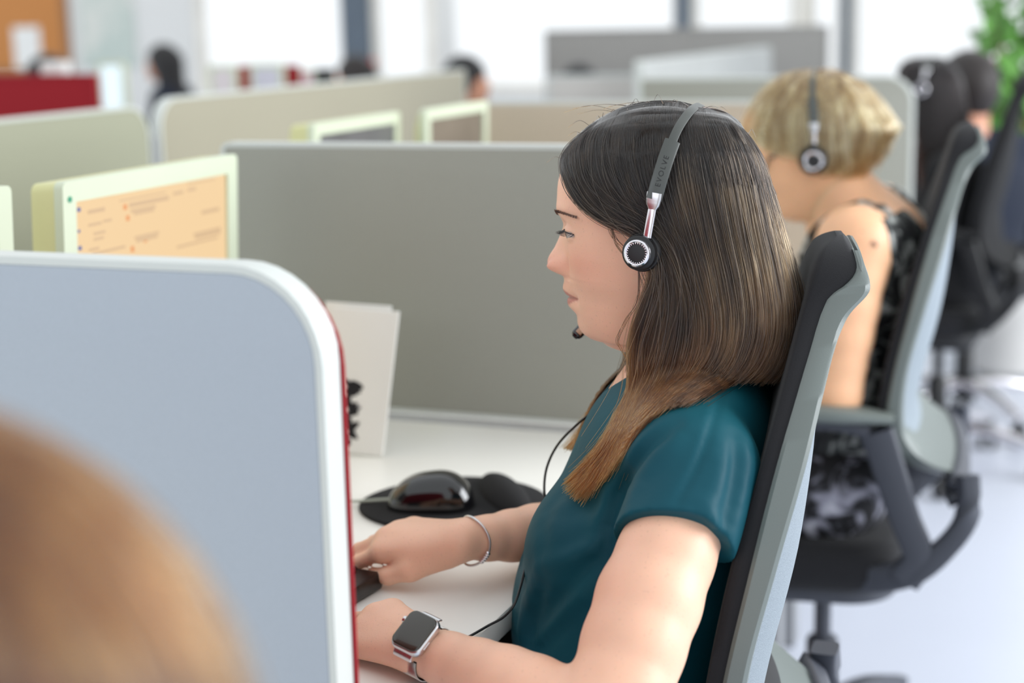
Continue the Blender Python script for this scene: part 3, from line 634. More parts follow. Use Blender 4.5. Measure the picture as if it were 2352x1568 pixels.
# ------------------------------------------------------------------ a head, lofted from a traced profile
def head_loft(fr, prof, back, half, eye=None, mouth=None, nose=None, nr=230, nc=200, w_front=2.15):
    """prof, back: pixel traces of the midline; half: (pixel row, half width). Returns local verts, faces and a tint function"""
    pf = np.array([fr.loc(*p) for p in prof]); pb = np.array([fr.loc(*p) for p in back])
    zrow = lambda y: fr.loc(1450 if fr is FM else 1880, y)[1]
    hz = np.array([(zrow(y), w) for y, w in half])
    seg = np.concatenate([[0], np.cumsum(np.linalg.norm(np.diff(pf, axis=0), axis=1))])
    s_ = np.linspace(0, seg[-1], nr); zz = np.interp(s_, seg, pf[:, 1])
    uf_raw = np.interp(s_, seg, pf[:, 0]); ker = np.array([1, 3, 4, 3, 1.]) / 12; uf = np.convolve(np.pad(uf_raw, 2, mode='edge'), ker, 'valid')
    ub = np.interp(-zz, -pb[:, 1], pb[:, 0]); w = np.interp(-zz, -hz[:, 0], hz[:, 1])
    z_na, z_sn, z_lm = (fr.loc(*prof[i])[1] for i in (nose['nasion'], nose['subnasale'], nose['labiomental']))
    u_na, u_sn, u_lm = (fr.loc(*prof[i])[0] for i in (nose['nasion'], nose['subnasale'], nose['labiomental']))
    base = uf.copy(); a = (zz < z_na) & (zz > z_sn); base[a] = np.interp(-zz[a], [-z_na, -z_sn], [u_na, u_sn]); b = (zz <= z_sn) & (zz > z_lm); base[b] = np.minimum(uf[b], np.interp(-zz[b], [-z_sn, -z_lm], [u_sn, u_lm]) - .003 * np.sin(np.pi * (z_sn - zz[b]) / (z_sn - z_lm)))
    mid = np.clip((z_na - zz) / (z_na - fr.loc(*nose['tip'])[1]), 0, 1) * np.clip((zz - fr.loc(*prof[-14])[1]) / .030, 0, 1); base = base - .0065 * mid * mid * (3 - 2 * mid)
    kg = np.exp(-np.linspace(-2.2, 2.2, 19) ** 2); kg /= kg.sum(); base = np.convolve(np.pad(base, 9, mode='edge'), kg, 'valid')
    bump = uf - base
    ph = np.concatenate([np.linspace(-1, 1, nc // 2 + 1)]); ph = np.sign(ph) * np.abs(ph) ** 1.45 * (math.pi * .5); bk_ = np.linspace(math.pi * .5, math.pi * 1.5, nc // 2 + 1)[1:-1]
    th_ = np.concatenate([ph, bk_]); verts = []
    uc = ub + (base - ub) * .47
    ct, st_ = np.cos(th_), np.sin(th_)
    U_ = np.where(ct[None] >= 0, uc[:, None] + (base - uc)[:, None] * np.abs(ct[None]) ** (2 / w_front), uc[:, None] - (uc - ub)[:, None] * np.abs(ct[None]) ** (2 / 2.2))
    V_ = w[:, None] * np.sign(st_)[None] * np.abs(st_[None]) ** (2 / w_front); Z_ = np.repeat(zz[:, None], len(th_), 1)
    front = np.clip(ct, 0, 1)[None] ** .3
    av = np.abs(V_); Zr = lambda px, py, v: fr.loc(px, py, v)
    # nose
    zt = fr.loc(*nose['tip'])[1]; q = np.clip((z_na - Z_) / (z_na - zt), 0, 1.3); wn = .0085 + .0055 * q ** 1.5
    isn = (Z_ < z_na + .004) & (Z_ > z_sn - .004)
    lipw = np.where((Z_ <= z_sn), .0205, wn)
    U_ += bump[:, None] * np.where(Z_ > z_sn, np.exp(-(av / wn) ** 2.3), np.exp(-(av / .0215) ** 2.2)) * (front > 0)
    uw, zw = fr.loc(*nose['wing'], .014)
    U_ += (.0105 * np.exp(-((av - .0130) / .0052) ** 2 - ((Z_ - zw) / .0070) ** 2) - 0.0048 * np.exp(-((av - .0210) / .0026) ** 2 - ((Z_ - zw) / .0090) ** 2)) * front
    # brow ridge, eye sockets, cheeks
    if eye:
        ue, ze = fr.loc(*eye['c'], .031)
        U_ += (.0022 * np.exp(-((av - .028) / .020) ** 2 - ((Z_ - (ze + .019)) / .0075) ** 2) - .0058 * np.exp(-((av - .026) / .0135) ** 2 - ((Z_ - (ze + .002)) / .0085) ** 2)) * front
        U_ += .0035 * np.exp(-((av - .040) / .016) ** 2 - ((Z_ - (ze - .028)) / .016) ** 2) * front
    if mouth:
        um, zm = fr.loc(*mouth['line']); uc_, zc_ = fr.loc(*mouth['corner'], mouth['w'])
        zl = zm + (zc_ - zm) * np.clip(av / mouth['w'], 0, 1.2) ** 1.5; inm = np.clip(1 - (av / (mouth['w'] + .003)) ** 4, 0, 1)
        U_ -= .0026 * np.exp(-((Z_ - zl) / .0013) ** 2) * inm * front
        U_ -= .0030 * np.exp(-((av - mouth['w'] - .001) / .0045) ** 2 - ((Z_ - zc_) / .005) ** 2) * front
        U_ += .0028 * np.exp(-((av - mouth['w'] - .011) / .007) ** 2 - ((Z_ - zc_) / .010) ** 2) * front
    eyes = None
    if eye:
        R_ = .0122; i = np.argmin(np.abs(zz - ze)); j = np.argmin(np.abs(V_[i] - .031)); u_e = U_[i, j] - R_ + .0042; eyes = (u_e, .031, ze, R_)
        rr2 = (av - .031) ** 2 + (Z_ - ze) ** 2
        def ball(R): return u_e + np.sqrt(np.clip(R * R - rr2, 0, None))
        x = (av - .031) / .0145; zu = ze + eye['up'] * (1 - x * x) - .0012 * x; zlo = ze - eye['lo'] * (1 - x * x) - .0012 * x     # lid lines
        inside = (np.abs(x) < 1) & (Z_ < zu) & (Z_ > zlo); lid = (rr2 < (R_ + .001) ** 2) & ~inside & (front > 0)
        bl = ball(R_ + .0014); U_ = np.where(lid, np.maximum(U_, bl), U_)
        fall = np.exp(-np.clip(np.sqrt(rr2) - (R_ - .003), 0, None) ** 2 / .004 ** 2)
        U_ = np.where(inside & (front > 0), np.minimum(U_, ball(R_ - .0012)), U_)
        U_ -= .0012 * np.exp(-((Z_ - (zu + .0042)) / .0011) ** 2) * np.clip(1 - (x / 1.15) ** 4, 0, 1) * front           # crease of the upper lid
    verts = np.stack([U_, V_, Z_], -1).reshape(-1, 3); n = len(th_); faces = []
    for k in range(nr - 1):
        r_ = np.arange(n); q_ = np.stack([k * n + r_, k * n + (r_ + 1) % n, (k + 1) * n + (r_ + 1) % n, (k + 1) * n + r_], 1); faces.append(q_)
    faces = np.concatenate(faces).tolist(); faces.append(list(range(n))); faces.append(list(range((nr - 1) * n, nr * n))[::-1])
    def tint(p):
        c = np.zeros((len(p), 4)); c[:, 3] = 1; v = np.abs(p[:, 1]); z = p[:, 2]; fr_ = p[:, 0] > (uc.mean() + .02)
        if mouth:
            zm_ = fr.loc(*mouth['line'])[1]; x = np.clip(v / mouth['w'], 0, 1); zl_ = zm_ + (zc_ - zm_) * x ** 1.5
            up_ = (fr.loc(*mouth['top'])[1] - zm_) * (1 - x ** 2.2); lo_ = (zm_ - fr.loc(*mouth['bot'])[1]) * (1 - x ** 2.0)
            m = np.minimum((zl_ + up_ - z) / .0012, (z - (zl_ - lo_)) / .0012); c[:, 0] = np.clip(m + .4, 0, 1) * (v < mouth['w'] + .001) * fr_ * .8
            c[:, 2] = np.exp(-((z - zl_) / .0008) ** 2) * np.clip(1 - (v / mouth['w']) ** 6, 0, 1) * fr_ * .45
        zn = fr.loc(1284, 623.5)[1] if fr is FM else 0; c[:, 2] = np.maximum(c[:, 2], .85 * np.exp(-((v - .0075) / .0036) ** 2 - ((z - zn) / .0016) ** 2) * fr_)
        if eye: c[:, 1] = (.35 * np.exp(-((v - .044) / .016) ** 2 - ((z - (ze - .03)) / .016) ** 2) + .5 * np.exp(-((v - .008) / .010) ** 2 - ((z - zt) / .008) ** 2)) * fr_
        return c
    return verts, faces, tint, eyes

# ------------------------------------------------------------------ the woman in teal
W = FM.W; hp = FM.hp
def ml(p): return FM.to_local(np.asarray(p, float)[None])[0]        # world -> her frame
woman = thing('person', 'woman with long dark brown hair, teal blouse and headset, typing in profile', 'person', W(0, 0, 0))
M['skin'] = skin_mat('fair_skin', (238, 190, 162))
prof = [(1520, 258), (1450, 268), (1395, 292), (1345, 328), (1308, 366), (1289, 395), (1285, 414), (1283, 437), (1283.6, 464), (1286, 483), (1290, 495), (1294.5, 505), (1295.5, 514), (1292, 526), (1284, 546), (1274.4, 567), (1261, 587), (1257, 600), (1258.5, 608), (1265, 616), (1278, 623), (1291, 627.5), (1296.8, 634), (1297.2, 641), (1295.5, 650), (1292.8, 657), (1293.6, 663), (1299, 671), (1305.5, 678.5), (1304.5, 684), (1303.5, 692), (1306, 699.5), (1315, 707), (1324.5, 714), (1328.8, 721), (1328, 730), (1329.5, 741), (1333, 750), (1340, 759.5), (1354, 768), (1370, 771), (1381, 775), (1394, 785), (1412, 790.5), (1440, 793), (1455, 802), (1466, 830), (1470, 870), (1470, 905)]
back = [(1520, 258), (1600, 275), (1665, 320), (1705, 390), (1722, 470), (1720, 550), (1700, 620), (1675, 690), (1660, 760), (1655, 830), (1660, 905)]
half = [(258, .012), (264, .028), (280, .044), (310, .056), (350, .064), (400, .069), (460, .0715), (520, .071), (580, .069), (640, .065), (690, .060), (730, .0545), (760, .050), (790, .047), (830, .048), (905, .052)]
hv, hf, htint, eyes = head_loft(FM, prof, back, half, eye=dict(c=(1312, 531), up=.0018, lo=.0070), mouth=dict(line=(1305.5, 679), corner=(1326, 687), w=.0235, top=(1293, 660), bot=(1306, 700)), nose=dict(nasion=12, subnasale=22, labiomental=33, tip=(1257, 602), wing=(1299, 612)))
# body
sh = np.array([-.072, .158, .912]); el = ml(hp(1388, 1700, .325)); wr = ml(at_z(970, 1490, .768)); hd = ml(at_z(845, 1432, .768)) - wr
shF = np.array([-.05, -.158, .912]); elF = np.array([.045, -.135, .765]); wrF = ml(at_z(1062, 1241, .792)); hdF = ml(at_z(900, 1230, .786)) - wrF
def torso(S, g=0.0):
    S.ell((-.034, 0, .845), (.104 + g, .158 + g, .135 + g), .03); S.ell((.013, 0, .715), (.117 + g, .150 + g, .15 + g), .05)
    for s_ in (1, -1):
        S.ell((.036, .074 * s_, .806), (.063 + g, .068 + g, .064 + g), .025)
        S.cone((-.062, .04 * s_, .945), (-.060, .150 * s_, .918), .046 + g, .046 + g, .04)
S = SDF(FM, (-.22, -.26, .60), (.50, .45, 1.02), .0024)
torso(S, -.007); S.cone((-.062, 0, .99), (-.058, 0, .90), .046, .055, .02); S.cone((-.025, 0, .94), (.018, 0, .875), .05, .040, .03)
S.chain([sh + V(0, -.012, -.006), sh * .5 + el * .5 + V(.004, 0, 0), el], [.036, .044, .040], .03, 7); S.chain([el, el * .55 + wr * .45 + V(0, 0, .004), wr], [.040, .036, .0195], .02, 8)
S.chain([shF, elF], [.036, .038], .03, 5); S.chain([elF, elF * .5 + wrF * .5, wrF], [.037, .031, .0190], .02, 8)
camdir = np.array([_f @ -FM.f, _f @ -FM.l, -_f[2]]) 
upN = unit(np.array([-.05, .42, .90])); upF = unit(np.array([0, .25, .97]))
hand(S, wr, hd, upN, 1, .88, .42, r_w=.0185); hand(S, wrF, hdF, upF, -1, .90, .40, r_w=.0185)
_lip = htint
def tint(p):
    c = _lip(p); b = (p[:, 1] > .12) & (p[:, 2] < .90); c[~((p[:, 0] > -.2) & (p[:, 2] > .95))] *= 0; c[:, 3] = 1
    d = np.linalg.norm((p - np.array([.0, .235, .82])) / np.array([.035, .06, .06]), axis=1); c[:, 1] += b * .35 * np.exp(-d ** 2); return c  # reddish arm patch: an overexposure gradient put into the skin colour
body = S.build('body', M['skin'], woman, extra=(hv, hf), attr=tint)
# eye, lashes, brows
ue, ve, ze, re = eyes; M['eye_white'] = mk('eye_white', (206, 198, 194), .15, coat=.6, var=.02); M['iris'] = mk('dark_brown_iris', (48, 34, 28), .1, coat=.8)
for s_ in (1, -1):
    ey = MB().ball(W(ue, ve * s_, ze), re, 20, 16).build('eyeball', M['eye_white'], woman)
    g_ = unit(np.array([.86, -.05 * s_, -.5])); gw = FM.f * g_[0] + FM.l * g_[1] + UZ * g_[2]; ax_ = np.array([unit(np.cross(gw, UZ)), unit(np.cross(gw, np.cross(gw, UZ))), gw])
    MB().lathe([(.0001, re + .0004), (.003, re + .0002), (.0057, re - .0012), (.0058, re - .003)][::-1], W(ue, ve * s_, ze), 18, ax=ax_).build('iris', M['iris'], ey)
M['lash'] = mk('dark_lash_hair', (30, 20, 20), .5); M['brow'] = mk('brown_brow_hair', (124, 100, 88), .7)
r5 = np.random.default_rng(5)
for s_ in (1, -1):
    mb = MB()
    for x in np.linspace(-.98, 1.0, 34):
        v = ve + .0145 * x; z = ze + .0018 * (1 - x * x) - .0012 * x; u = ue + math.sqrt(max(1e-6, (re + .0012) ** 2 - (v - ve) ** 2 - (z - ze) ** 2)); ln = .0085 * r5.uniform(.75, 1.1) * (1 - .25 * abs(x))
        ov = .35 * x + r5.normal() * .12; a = W(u, v * s_, z); b = W(u + ln * .6, (v + ln * ov * .5) * s_, z - ln * .38); c = W(u + ln * 1.0, (v + ln * ov) * s_, z - ln * .30)
        mb.tube([a, b, c], [.00024, .0002, .00008], 5, m=5)
    mb.tube([W(ue + math.sqrt(max(1e-6, (re + .0014) ** 2 - (.0145 * x) ** 2 - (.0018 * (1 - x * x)) ** 2)), (ve + .0145 * x) * s_, ze + .0018 * (1 - x * x) - .0012 * x) for x in np.linspace(-.97, .97, 14)], .0005, 6)
    mb.build('eyelashes', M['lash'], woman, smooth=80)
    mb = MB()
    for i in range(520):
        t = r5.uniform(0, 1); px, py = 1298 + 37 * t, 491 - 7.5 * math.sin(math.pi * t ** .85 * .85) + 9 * t ** 2; py += r5.normal() * (3.4 * (1 - t * .75)) * .6
        v = .013 + .040 * t; u_, z_ = FM.loc(px, py, v); dd = (hv[:, 1] - v) ** 2 + (hv[:, 2] - z_) ** 2 + 10 * (hv[:, 0] < .0); jj = np.argsort(dd)[:6]; ww = 1 / (dd[jj] + 1e-8); u_ = float((hv[jj, 0] * ww).sum() / ww.sum()) + .0005
        a = W(u_ + .0004, v * s_, z_); b = W(u_ + .0013 - .002 * t, (v + .0048) * s_, z_ + .0018 * (1 - 1.9 * t)); mb.tube([a, (a + b) / 2 + FM.f * .0002, b], [.00022, .0002, .00008], 4)
    mb.build('eyebrow', M['brow'], woman, smooth=80)

# blouse
k = NT('teal_satin'); nz = k.n('ShaderNodeTexNoise'); nz.inputs['Scale'].default_value = 5; k.l(k.coord(), nz.inputs[0])
k.l(k.ramp(nz.outputs[0], [(.35, lin((4, 62, 77))), (.65, lin((8, 79, 91)))]), k.b.inputs['Base Color']); k.b.inputs['Roughness'].default_value = .58; k.b.inputs['Specular IOR Level'].default_value = .22; k.b.inputs['Sheen Weight'].default_value = .04; k.b.inputs['Sheen Roughness'].default_value = .35; k.b.inputs['Sheen Tint'].default_value = (.2, .85, .85, 1)
n2 = k.n('ShaderNodeTexNoise'); n2.inputs['Scale'].default_value = 26; n2.inputs['Detail'].default_value = 4; k.l(k.coord(), n2.inputs[0]); bp = k.n('ShaderNodeBump'); bp.inputs['Strength'].default_value = .25; bp.inputs['Distance'].default_value = .004; k.l(n2.outputs[0], bp.inputs['Height']); k.l(bp.outputs[0], k.b.inputs['Normal'])
M['blouse'] = k.m
B = SDF(FM, (-.20, -.25, .60), (.17, .30, 1.0), .0024)
torso(B, .003)
ad = unit(el - sh)
for s_, a_, e_ in ((1, sh, el), (-1, shF, elF)):
    dd = unit(e_ - a_)
    cut = lambda g, s_=s_: (.866 + 1.0 * (g[..., 1] * s_ - .200) - .35 * np.maximum(0, -.085 - g[..., 0]) * 2 - .25 * np.maximum(g[..., 0] + .02, 0)) - g[..., 2]
    B.cone(a_ + V(0, -.01 * s_, 0), a_ + dd * .13, .052, .0525, .014, cut=lambda g, c=cut: c(g) * .7)
B.cone((-.03, 0, 1.0), (.030, 0, .905), .052, .022, .006, 'sub'); B.cone((.030, 0, .905), (.062, 0, .872), .026, .010, .004, 'sub'); B.cone((-.06, 0, 1.02), (-.06, 0, .965), .06, .052, .006, 'sub')
def F_(*p): return [np.array(q) for q in p]
def fpx(*p): return [ml(hp(x, y, v)) for x, y, v in p]
def on_cloth(path, n=14):
    """pixel path -> points on the cloth as it stands"""
    out = []
    for x, y in catmull(path, n):
        v = .30
        while v > -.1 and B.sample(ml(hp(x, y, v))) > 0: v -= .003
        out.append(ml(hp(x, y, v)))
    return np.array(out)
paths = [([(1548, 975), (1500, 1015), (1452, 1075), (1418, 1150), (1398, 1240)], -.0085, .0075), ([(1515, 985), (1462, 1035), (1420, 1095), (1385, 1170), (1365, 1260)], .0055, .009), ([(1580, 985), (1525, 1040), (1475, 1100), (1440, 1170)], .0035, .010),
         ([(1668, 890), (1640, 955), (1618, 1026), (1590, 1090), (1555, 1155)], -.0028, .0038), ([(1650, 900), (1622, 965), (1600, 1030), (1572, 1090)], .0015, .005),
         ([(1660, 1030), (1648, 1100), (1625, 1170)], .0045, .010), ([(1690, 1000), (1688, 1090), (1668, 1190), (1650, 1260)], -.0055, .008), ([(1712, 1010), (1706, 1110), (1686, 1220)], .004, .009), ([(1590, 1150), (1625, 1165), (1655, 1230)], .003, .006),
         ([(1395, 1235), (1340, 1265), (1285, 1290), (1240, 1300)], .0045, .008), ([(1385, 1270), (1320, 1335), (1265, 1400), (1225, 1450)], -.006, .008), ([(1370, 1320), (1310, 1400), (1250, 1465)], .0055, .010), ([(1330, 1390), (1280, 1450), (1230, 1500)], -.006, .008),
         ([(1320, 1110), (1275, 1150), (1250, 1210), (1250, 1290)], -.0022, .011), ([(1235, 1320), (1210, 1390), (1195, 1460)], .0055, .008), ([(1250, 1350), (1230, 1420), (1215, 1480)], -.0045, .007), ([(1300, 1180), (1360, 1160), (1400, 1150)], -.003, .010)]
for path, a, w_ in paths: B.fold(on_cloth(path), a, w_, 18)
blouse = B.build('blouse', M['blouse'], woman, smooth_iter=2)
# trousers
T_ = SDF(FM, (-.20, -.25, .38), (.55, .25, .80), .004)
T_.ell((-.01, 0, .62), (.125, .155, .12), .03)
for s_ in (1, -1): T_.chain([V(.02, .085 * s_, .615), V(.25, .095 * s_, .60), V(.44, .10 * s_, .575)], [.098, .082, .062], .04, 8); T_.cone((.44, .10 * s_, .575), (.42, .10 * s_, .42), .06, .05, .02)
for i in range(5): T_.fold([V(.06 + .03 * i, .02, .70 - .004 * i), V(.075 + .03 * i, .09, .705 - .004 * i), V(.06 + .03 * i, .16, .66)], -.005, .006)
M['trousers'] = mk('black_trouser_cloth', (20, 19, 21), .75, var=.2)
T_.build('trousers', M['trousers'], woman)
LG = SDF(FM, (.30, -.2, .0), (.62, .2, .46), .006)
for s_ in (1, -1): LG.cone((.42, .10 * s_, .44), (.38, .10 * s_, .07), .05, .034, .01); LG.cone((.37, .10 * s_, .035), (.52, .11 * s_, .025), .032, .024, .02)
LG.build('trouser_legs', M['trousers'], woman)

# hair
hw_t = np.array([(232, .0), (240, .022), (255, .040), (290, .062), (350, .0785), (430, .086), (520, .088), (600, .088), (700, .091), (800, .096), (900, .102), (1000, .107), (1140, .110)])
hx_f = np.array([(232, 1490), (250, 1410), (300, 1320), (400, 1262), (500, 1250), (600, 1248), (700, 1285), (800, 1340), (900, 1370), (1000, 1310), (1140, 1290)])
hx_b = np.array([(232, 1560), (247, 1612), (268, 1685), (300, 1716), (350, 1744), (420, 1768), (490, 1791), (570, 1816), (640, 1836), (700, 1846), (760, 1840), (830, 1820), (880, 1790), (1000, 1760), (1140, 1740)])
def hv_of(px, py, k=1.0):
    w_ = np.interp(py, *hw_t.T) * k; a, b = np.interp(py, *hx_f.T), np.interp(py, *hx_b.T); x = np.clip((px - (a + b) / 2) / ((b - a) / 2), -1, 1)
    return w_ * (1 - abs(x) ** 2.6) ** (1 / 2.6)
def hpt(px, py, k=1.0, dv=0.0): return hp(px, py, hv_of(px, py, k) + dv)
near_front = [[(1318, 320), (1287, 368), (1297, 412), (1338, 474), (1392, 509), (1446, 528), (1492, 560), (1500, 640), (1484, 690), (1462, 750), (1452, 815), (1456, 885), (1436, 960), (1395, 1040), (1322, 1097)],
              [(1345, 297), (1310, 352), (1322, 415), (1362, 470), (1415, 505), (1470, 535), (1512, 590), (1516, 650), (1500, 720), (1478, 800), (1474, 880), (1440, 985), (1340, 1110)],
              [(1380, 272), (1350, 330), (1362, 405), (1400, 460), (1448, 505), (1500, 550), (1535, 620), (1538, 700), (1520, 790), (1495, 880), (1440, 1000), (1362, 1128)],
              [(1425, 250), (1400, 320), (1412, 400), (1445, 460), (1490, 520), (1535, 590), (1562, 670), (1560, 760), (1540, 850), (1500, 940), (1450, 1020), (1400, 1090)],
              [(1470, 238), (1455, 310), (1465, 400), (1495, 480), (1535, 560), (1572, 650), (1588, 740), (1578, 820), (1545, 895), (1500, 960), (1450, 1030)],
              [(1515, 233), (1508, 320), (1520, 420), (1550, 520), (1585, 620), (1612, 720), (1610, 800), (1580, 870), (1530, 930), (1475, 1000)],
              [(1560, 235), (1562, 320), (1575, 420), (1600, 530), (1628, 640), (1645, 740), (1635, 810), (1600, 865), (1550, 910)],
              [(1600, 245), (1612, 330), (1628, 430), (1650, 540), (1675, 650), (1685, 740), (1672, 810), (1640, 860), (1590, 900)],
              [(1635, 250), (1660, 330), (1682, 430), (1702, 540), (1722, 640), (1730, 730), (1718, 800), (1690, 850), (1650, 882)],
              [(1665, 259), (1702, 335), (1725, 430), (1745, 530), (1765, 630), (1775, 720), (1766, 790), (1740, 840), (1700, 876)],
              [(1690, 275), (1728, 350), (1752, 440), (1774, 530), (1796, 620), (1810, 710), (1806, 780), (1788, 835), (1755, 880)],
              [(1700, 284), (1738, 350), (1764, 430), (1787, 510), (1812, 600), (1832, 680), (1836, 750), (1822, 810), (1790, 880)]]
r6 = np.random.default_rng(6)
def local_push(pts, gap=.004):
    """keep strands outside the blouse and the body, moving them to the camera side / forward"""
    q = FM.to_local(pts.reshape(-1, 3))
    for _ in range(24):
        d = np.minimum(B.sample(q), S.sample(q)); m = (d < gap) & (q[:, 2] < .985)
        if not m.any(): break
        q[m, 1] += np.where(q[m, 1] > -.02, 1, -1) * .0025; q[m, 0] += .0006
    return FM.to_world(q).reshape(pts.shape)
def grow(guides, n, k=1.0, depth=.010, jit=.0035, m=30, s_rng=(0, 1), seed=1, lenr=(.88, 1.0)):
    r = np.random.default_rng(seed); g3 = [[hp(x, y, hv_of(x, y, k)) for i, (x, y) in enumerate(catmull(g, 70))] for g in guides]; f = guide_field(g3, m); s_ = r.uniform(*s_rng, n); p = f(s_)
    clump = np.round(s_ * 80) / 80; pc = f(clump); t = np.linspace(0, 1, m)[None, :, None]; p = p + (pc - p) * .38 * t ** 1.5
    T = np.gradient(p, axis=1); T /= np.linalg.norm(T, axis=2, keepdims=True) + 1e-9; side = np.cross(T, FM.l); env = np.minimum(1, t * 6)
    p = p + side * wave(n, m, jit, r) * env + FM.l * (wave(n, m, jit * .6, r) * env - r.uniform(0, depth, (n, 1, 1)) * np.clip(t * 2.2 - .12, 0.02, 1))
    lr = r.uniform(*lenr, n); tt = np.linspace(0, 1, m)[None] * lr[:, None] * (m - 1); i = np.clip(tt.astype(int), 0, m - 2); u = (tt - i)[..., None]; a = np.arange(n)[:, None]
    p = p[a, i] * (1 - u) + p[a, i + 1] * u
    return local_push(p)
def grow_top(n, seed, reach=190):
    """hair lying over the crown from one side to the other, fading into the long hair"""
    r = np.random.default_rng(seed); gs_ = []
    for g in near_front:
        p = catmull(g, 500); ln = np.concatenate([[0], np.cumsum(np.linalg.norm(np.diff(p, axis=0), axis=1))]); d = reach * np.linspace(0, 1, 40) ** 1.35
        xy = np.stack([np.interp(d, ln, p[:, i]) for i in (0, 1)], 1); mv = np.clip(-.95 + 1.95 * d / 16, -.95, 1); gs_.append([hp(x, y - (2.5 if m < .999 else 1.0), hv_of(x, y) * m * 1.01) for (x, y), m in zip(xy, mv)])
    p = guide_field(gs_, 34)(r.uniform(0, 1, n)); t = np.linspace(0, 1, 34)[None, :, None]; T = np.gradient(p, axis=1); T /= np.linalg.norm(T, axis=2, keepdims=True) + 1e-9
    p = p + np.cross(T, FM.l) * wave(n, 34, .0025, r) * t; lr = r.uniform(.45, 1, n); tt = np.linspace(0, 1, 34)[None] * lr[:, None] * 33; i = np.clip(tt.astype(int), 0, 32); u = (tt - i)[..., None]; a = np.arange(n)[:, None]
    return p[a, i] * (1 - u) + p[a, i + 1] * u
M['hair_strand'] = hair_mat('dark_brown_hair_with_lighter_tips', [(0, (13, 10, 9)), (.4, (18, 13, 11)), (.66, (28, 19, 14)), (.84, (84, 50, 26)), (1, (116, 70, 34))], .26, light=[(0, (20, 16, 14)), (.3, (38, 30, 22)), (.6, (62, 46, 30)), (.85, (104, 66, 34)), (1, (130, 82, 42))])
M['hair_under'] = hair_under_mat('dark_brown_hair_mass', (22, 16, 13))
# hair mass: C-shaped sections round the head, then the falling back hair
mb = MB(); rr = []
fe = np.array([(236, 1500), (250, 1415), (290, 1345), (330, 1312), (370, 1300), (412, 1312), (474, 1350), (509, 1408), (530, 1470), (600, 1512), (650, 1518), (720, 1500), (800, 1480), (880, 1475)])
for py in np.concatenate([np.linspace(243, 300, 10), np.linspace(320, 880, 26)]):
    xf, xb = np.interp(py, *fe.T), np.interp(py, *hx_b.T) - 26; zc_ = None; outer = []; inner = []
    for q in np.linspace(0, 1, 26):
        px = xf + (xb - xf) * math.sin(q * math.pi / 2) ** 1.0
        v = hv_of(px, py, .80) if q < .999 else 0.0
        outer.append(FM.to_local(hp(px, py + max(0, 10 - (py - 243) * .12), v)[None])[0]); 
        pi_ = xf + 3 + (xb - xf - (20 if py < 800 else 30)) * math.sin(q * math.pi / 2); vi = hv_of(pi_, py, .80) * (.80 if py > 540 else .55) if q < .999 else 0.0
        inner.append(FM.to_local(hp(pi_, py, vi)[None])[0])
    full = outer + [V(a[0] + .014 * np.clip(-a[0] / .1, 0, 1), -a[1], a[2]) for a in outer[::-1][1:]] + [V(a[0] + .014 * np.clip(-a[0] / .1, 0, 1), -a[1], a[2]) for a in inner] + inner[::-1][1:]
    rr.append(FM.to_world(np.array(full)))
mb.rings(rr); hair = mb.build('hair', M['hair_under'], woman, smooth=180)
near = grow(near_front[:7], 13000, seed=11); back_s = grow(near_front[5:], 10000, seed=14)
loose = grow(near_front[:4], 60, 1.03, .002, .012, seed=13)
mirror = FM.to_local(grow(near_front, 6000, .97, seed=12).reshape(-1, 3)); mirror[:, 1] *= -1; mirror[:, 0] += .014 * np.clip(-mirror[:, 0] / .1, 0, 1); far = local_push(FM.to_world(mirror).reshape(-1, 30, 3))
fl_g = [[(1500, 600, -.06), (1475, 700, -.06), (1452, 790, -.055), (1432, 860, -.05), (1402, 915, -.05), (1362, 952, -.045), (1334, 1002, -.04), (1315, 1028, -.04)], [(1510, 600, -.05), (1482, 700, -.045), (1460, 800, -.035), (1446, 865, -.03), (1428, 925, -.03), (1395, 985, -.03), (1350, 1028, -.03)]]
f_ = guide_field([[hp(*p) for p in g] for g in fl_g], 30); n_ = 2600; p_ = f_(r6.uniform(0, 1, n_)); p_ += FM.l * wave(n_, 30, .005, r6) + FM.f * wave(n_, 30, .004, r6); 
q_ = FM.to_local(p_.reshape(-1, 3))
for _ in range(30):
    m_ = np.minimum(B.sample(q_), S.sample(q_)) < .003
    if not m_.any(): break
    q_[m_, 0] += .0015; q_[m_, 2] += .0006
farlock = FM.to_world(q_).reshape(p_.shape)
wis = []
for g in [[(1466, 612, .092), (1464, 690, .088), (1440, 735, .085), (1418, 780, .07), (1425, 800, .05), (1440, 830, .04)], [(1398, 515, .075), (1408, 545, .08), (1432, 570, .085), (1440, 585, .088)], [(1405, 517, .075), (1418, 560, .08), (1438, 590, .088), (1450, 610, .088)], [(1472, 615, .092), (1490, 670, .09), (1500, 700, .09), (1500, 740, .09)], [(1450, 770, .06), (1440, 840, .03), (1432, 900, .01), (1436, 930, .0)], [(1300, 390, .03), (1310, 425, .045), (1330, 440, .052), (1340, 446, .056)]]:
    for _ in range(5): o_ = r6.normal(size=2) * 3; wis.append(catmull([hp(x + o_[0] + r6.normal() * 1.5, y + o_[1], v) for x, y, v in g], 30))
for _ in range(46):                                                     # fly-aways over the top of the head
    x0 = r6.uniform(1290, 1730); y0 = np.interp(x0, [1290, 1330, 1380, 1440, 1500, 1560, 1640, 1690, 1730], [380, 312, 272, 246, 236, 238, 254, 278, 330]); dx = r6.normal() * 55; h_ = abs(r6.normal()) * 7 + 2
    wis.append(catmull([hp(x0, y0 + 4, r6.normal() * .01), hp(x0 + dx * .5, y0 - h_, r6.normal() * .015), hp(x0 + dx, y0 - h_ * .3 + 8, r6.normal() * .02)], 30))
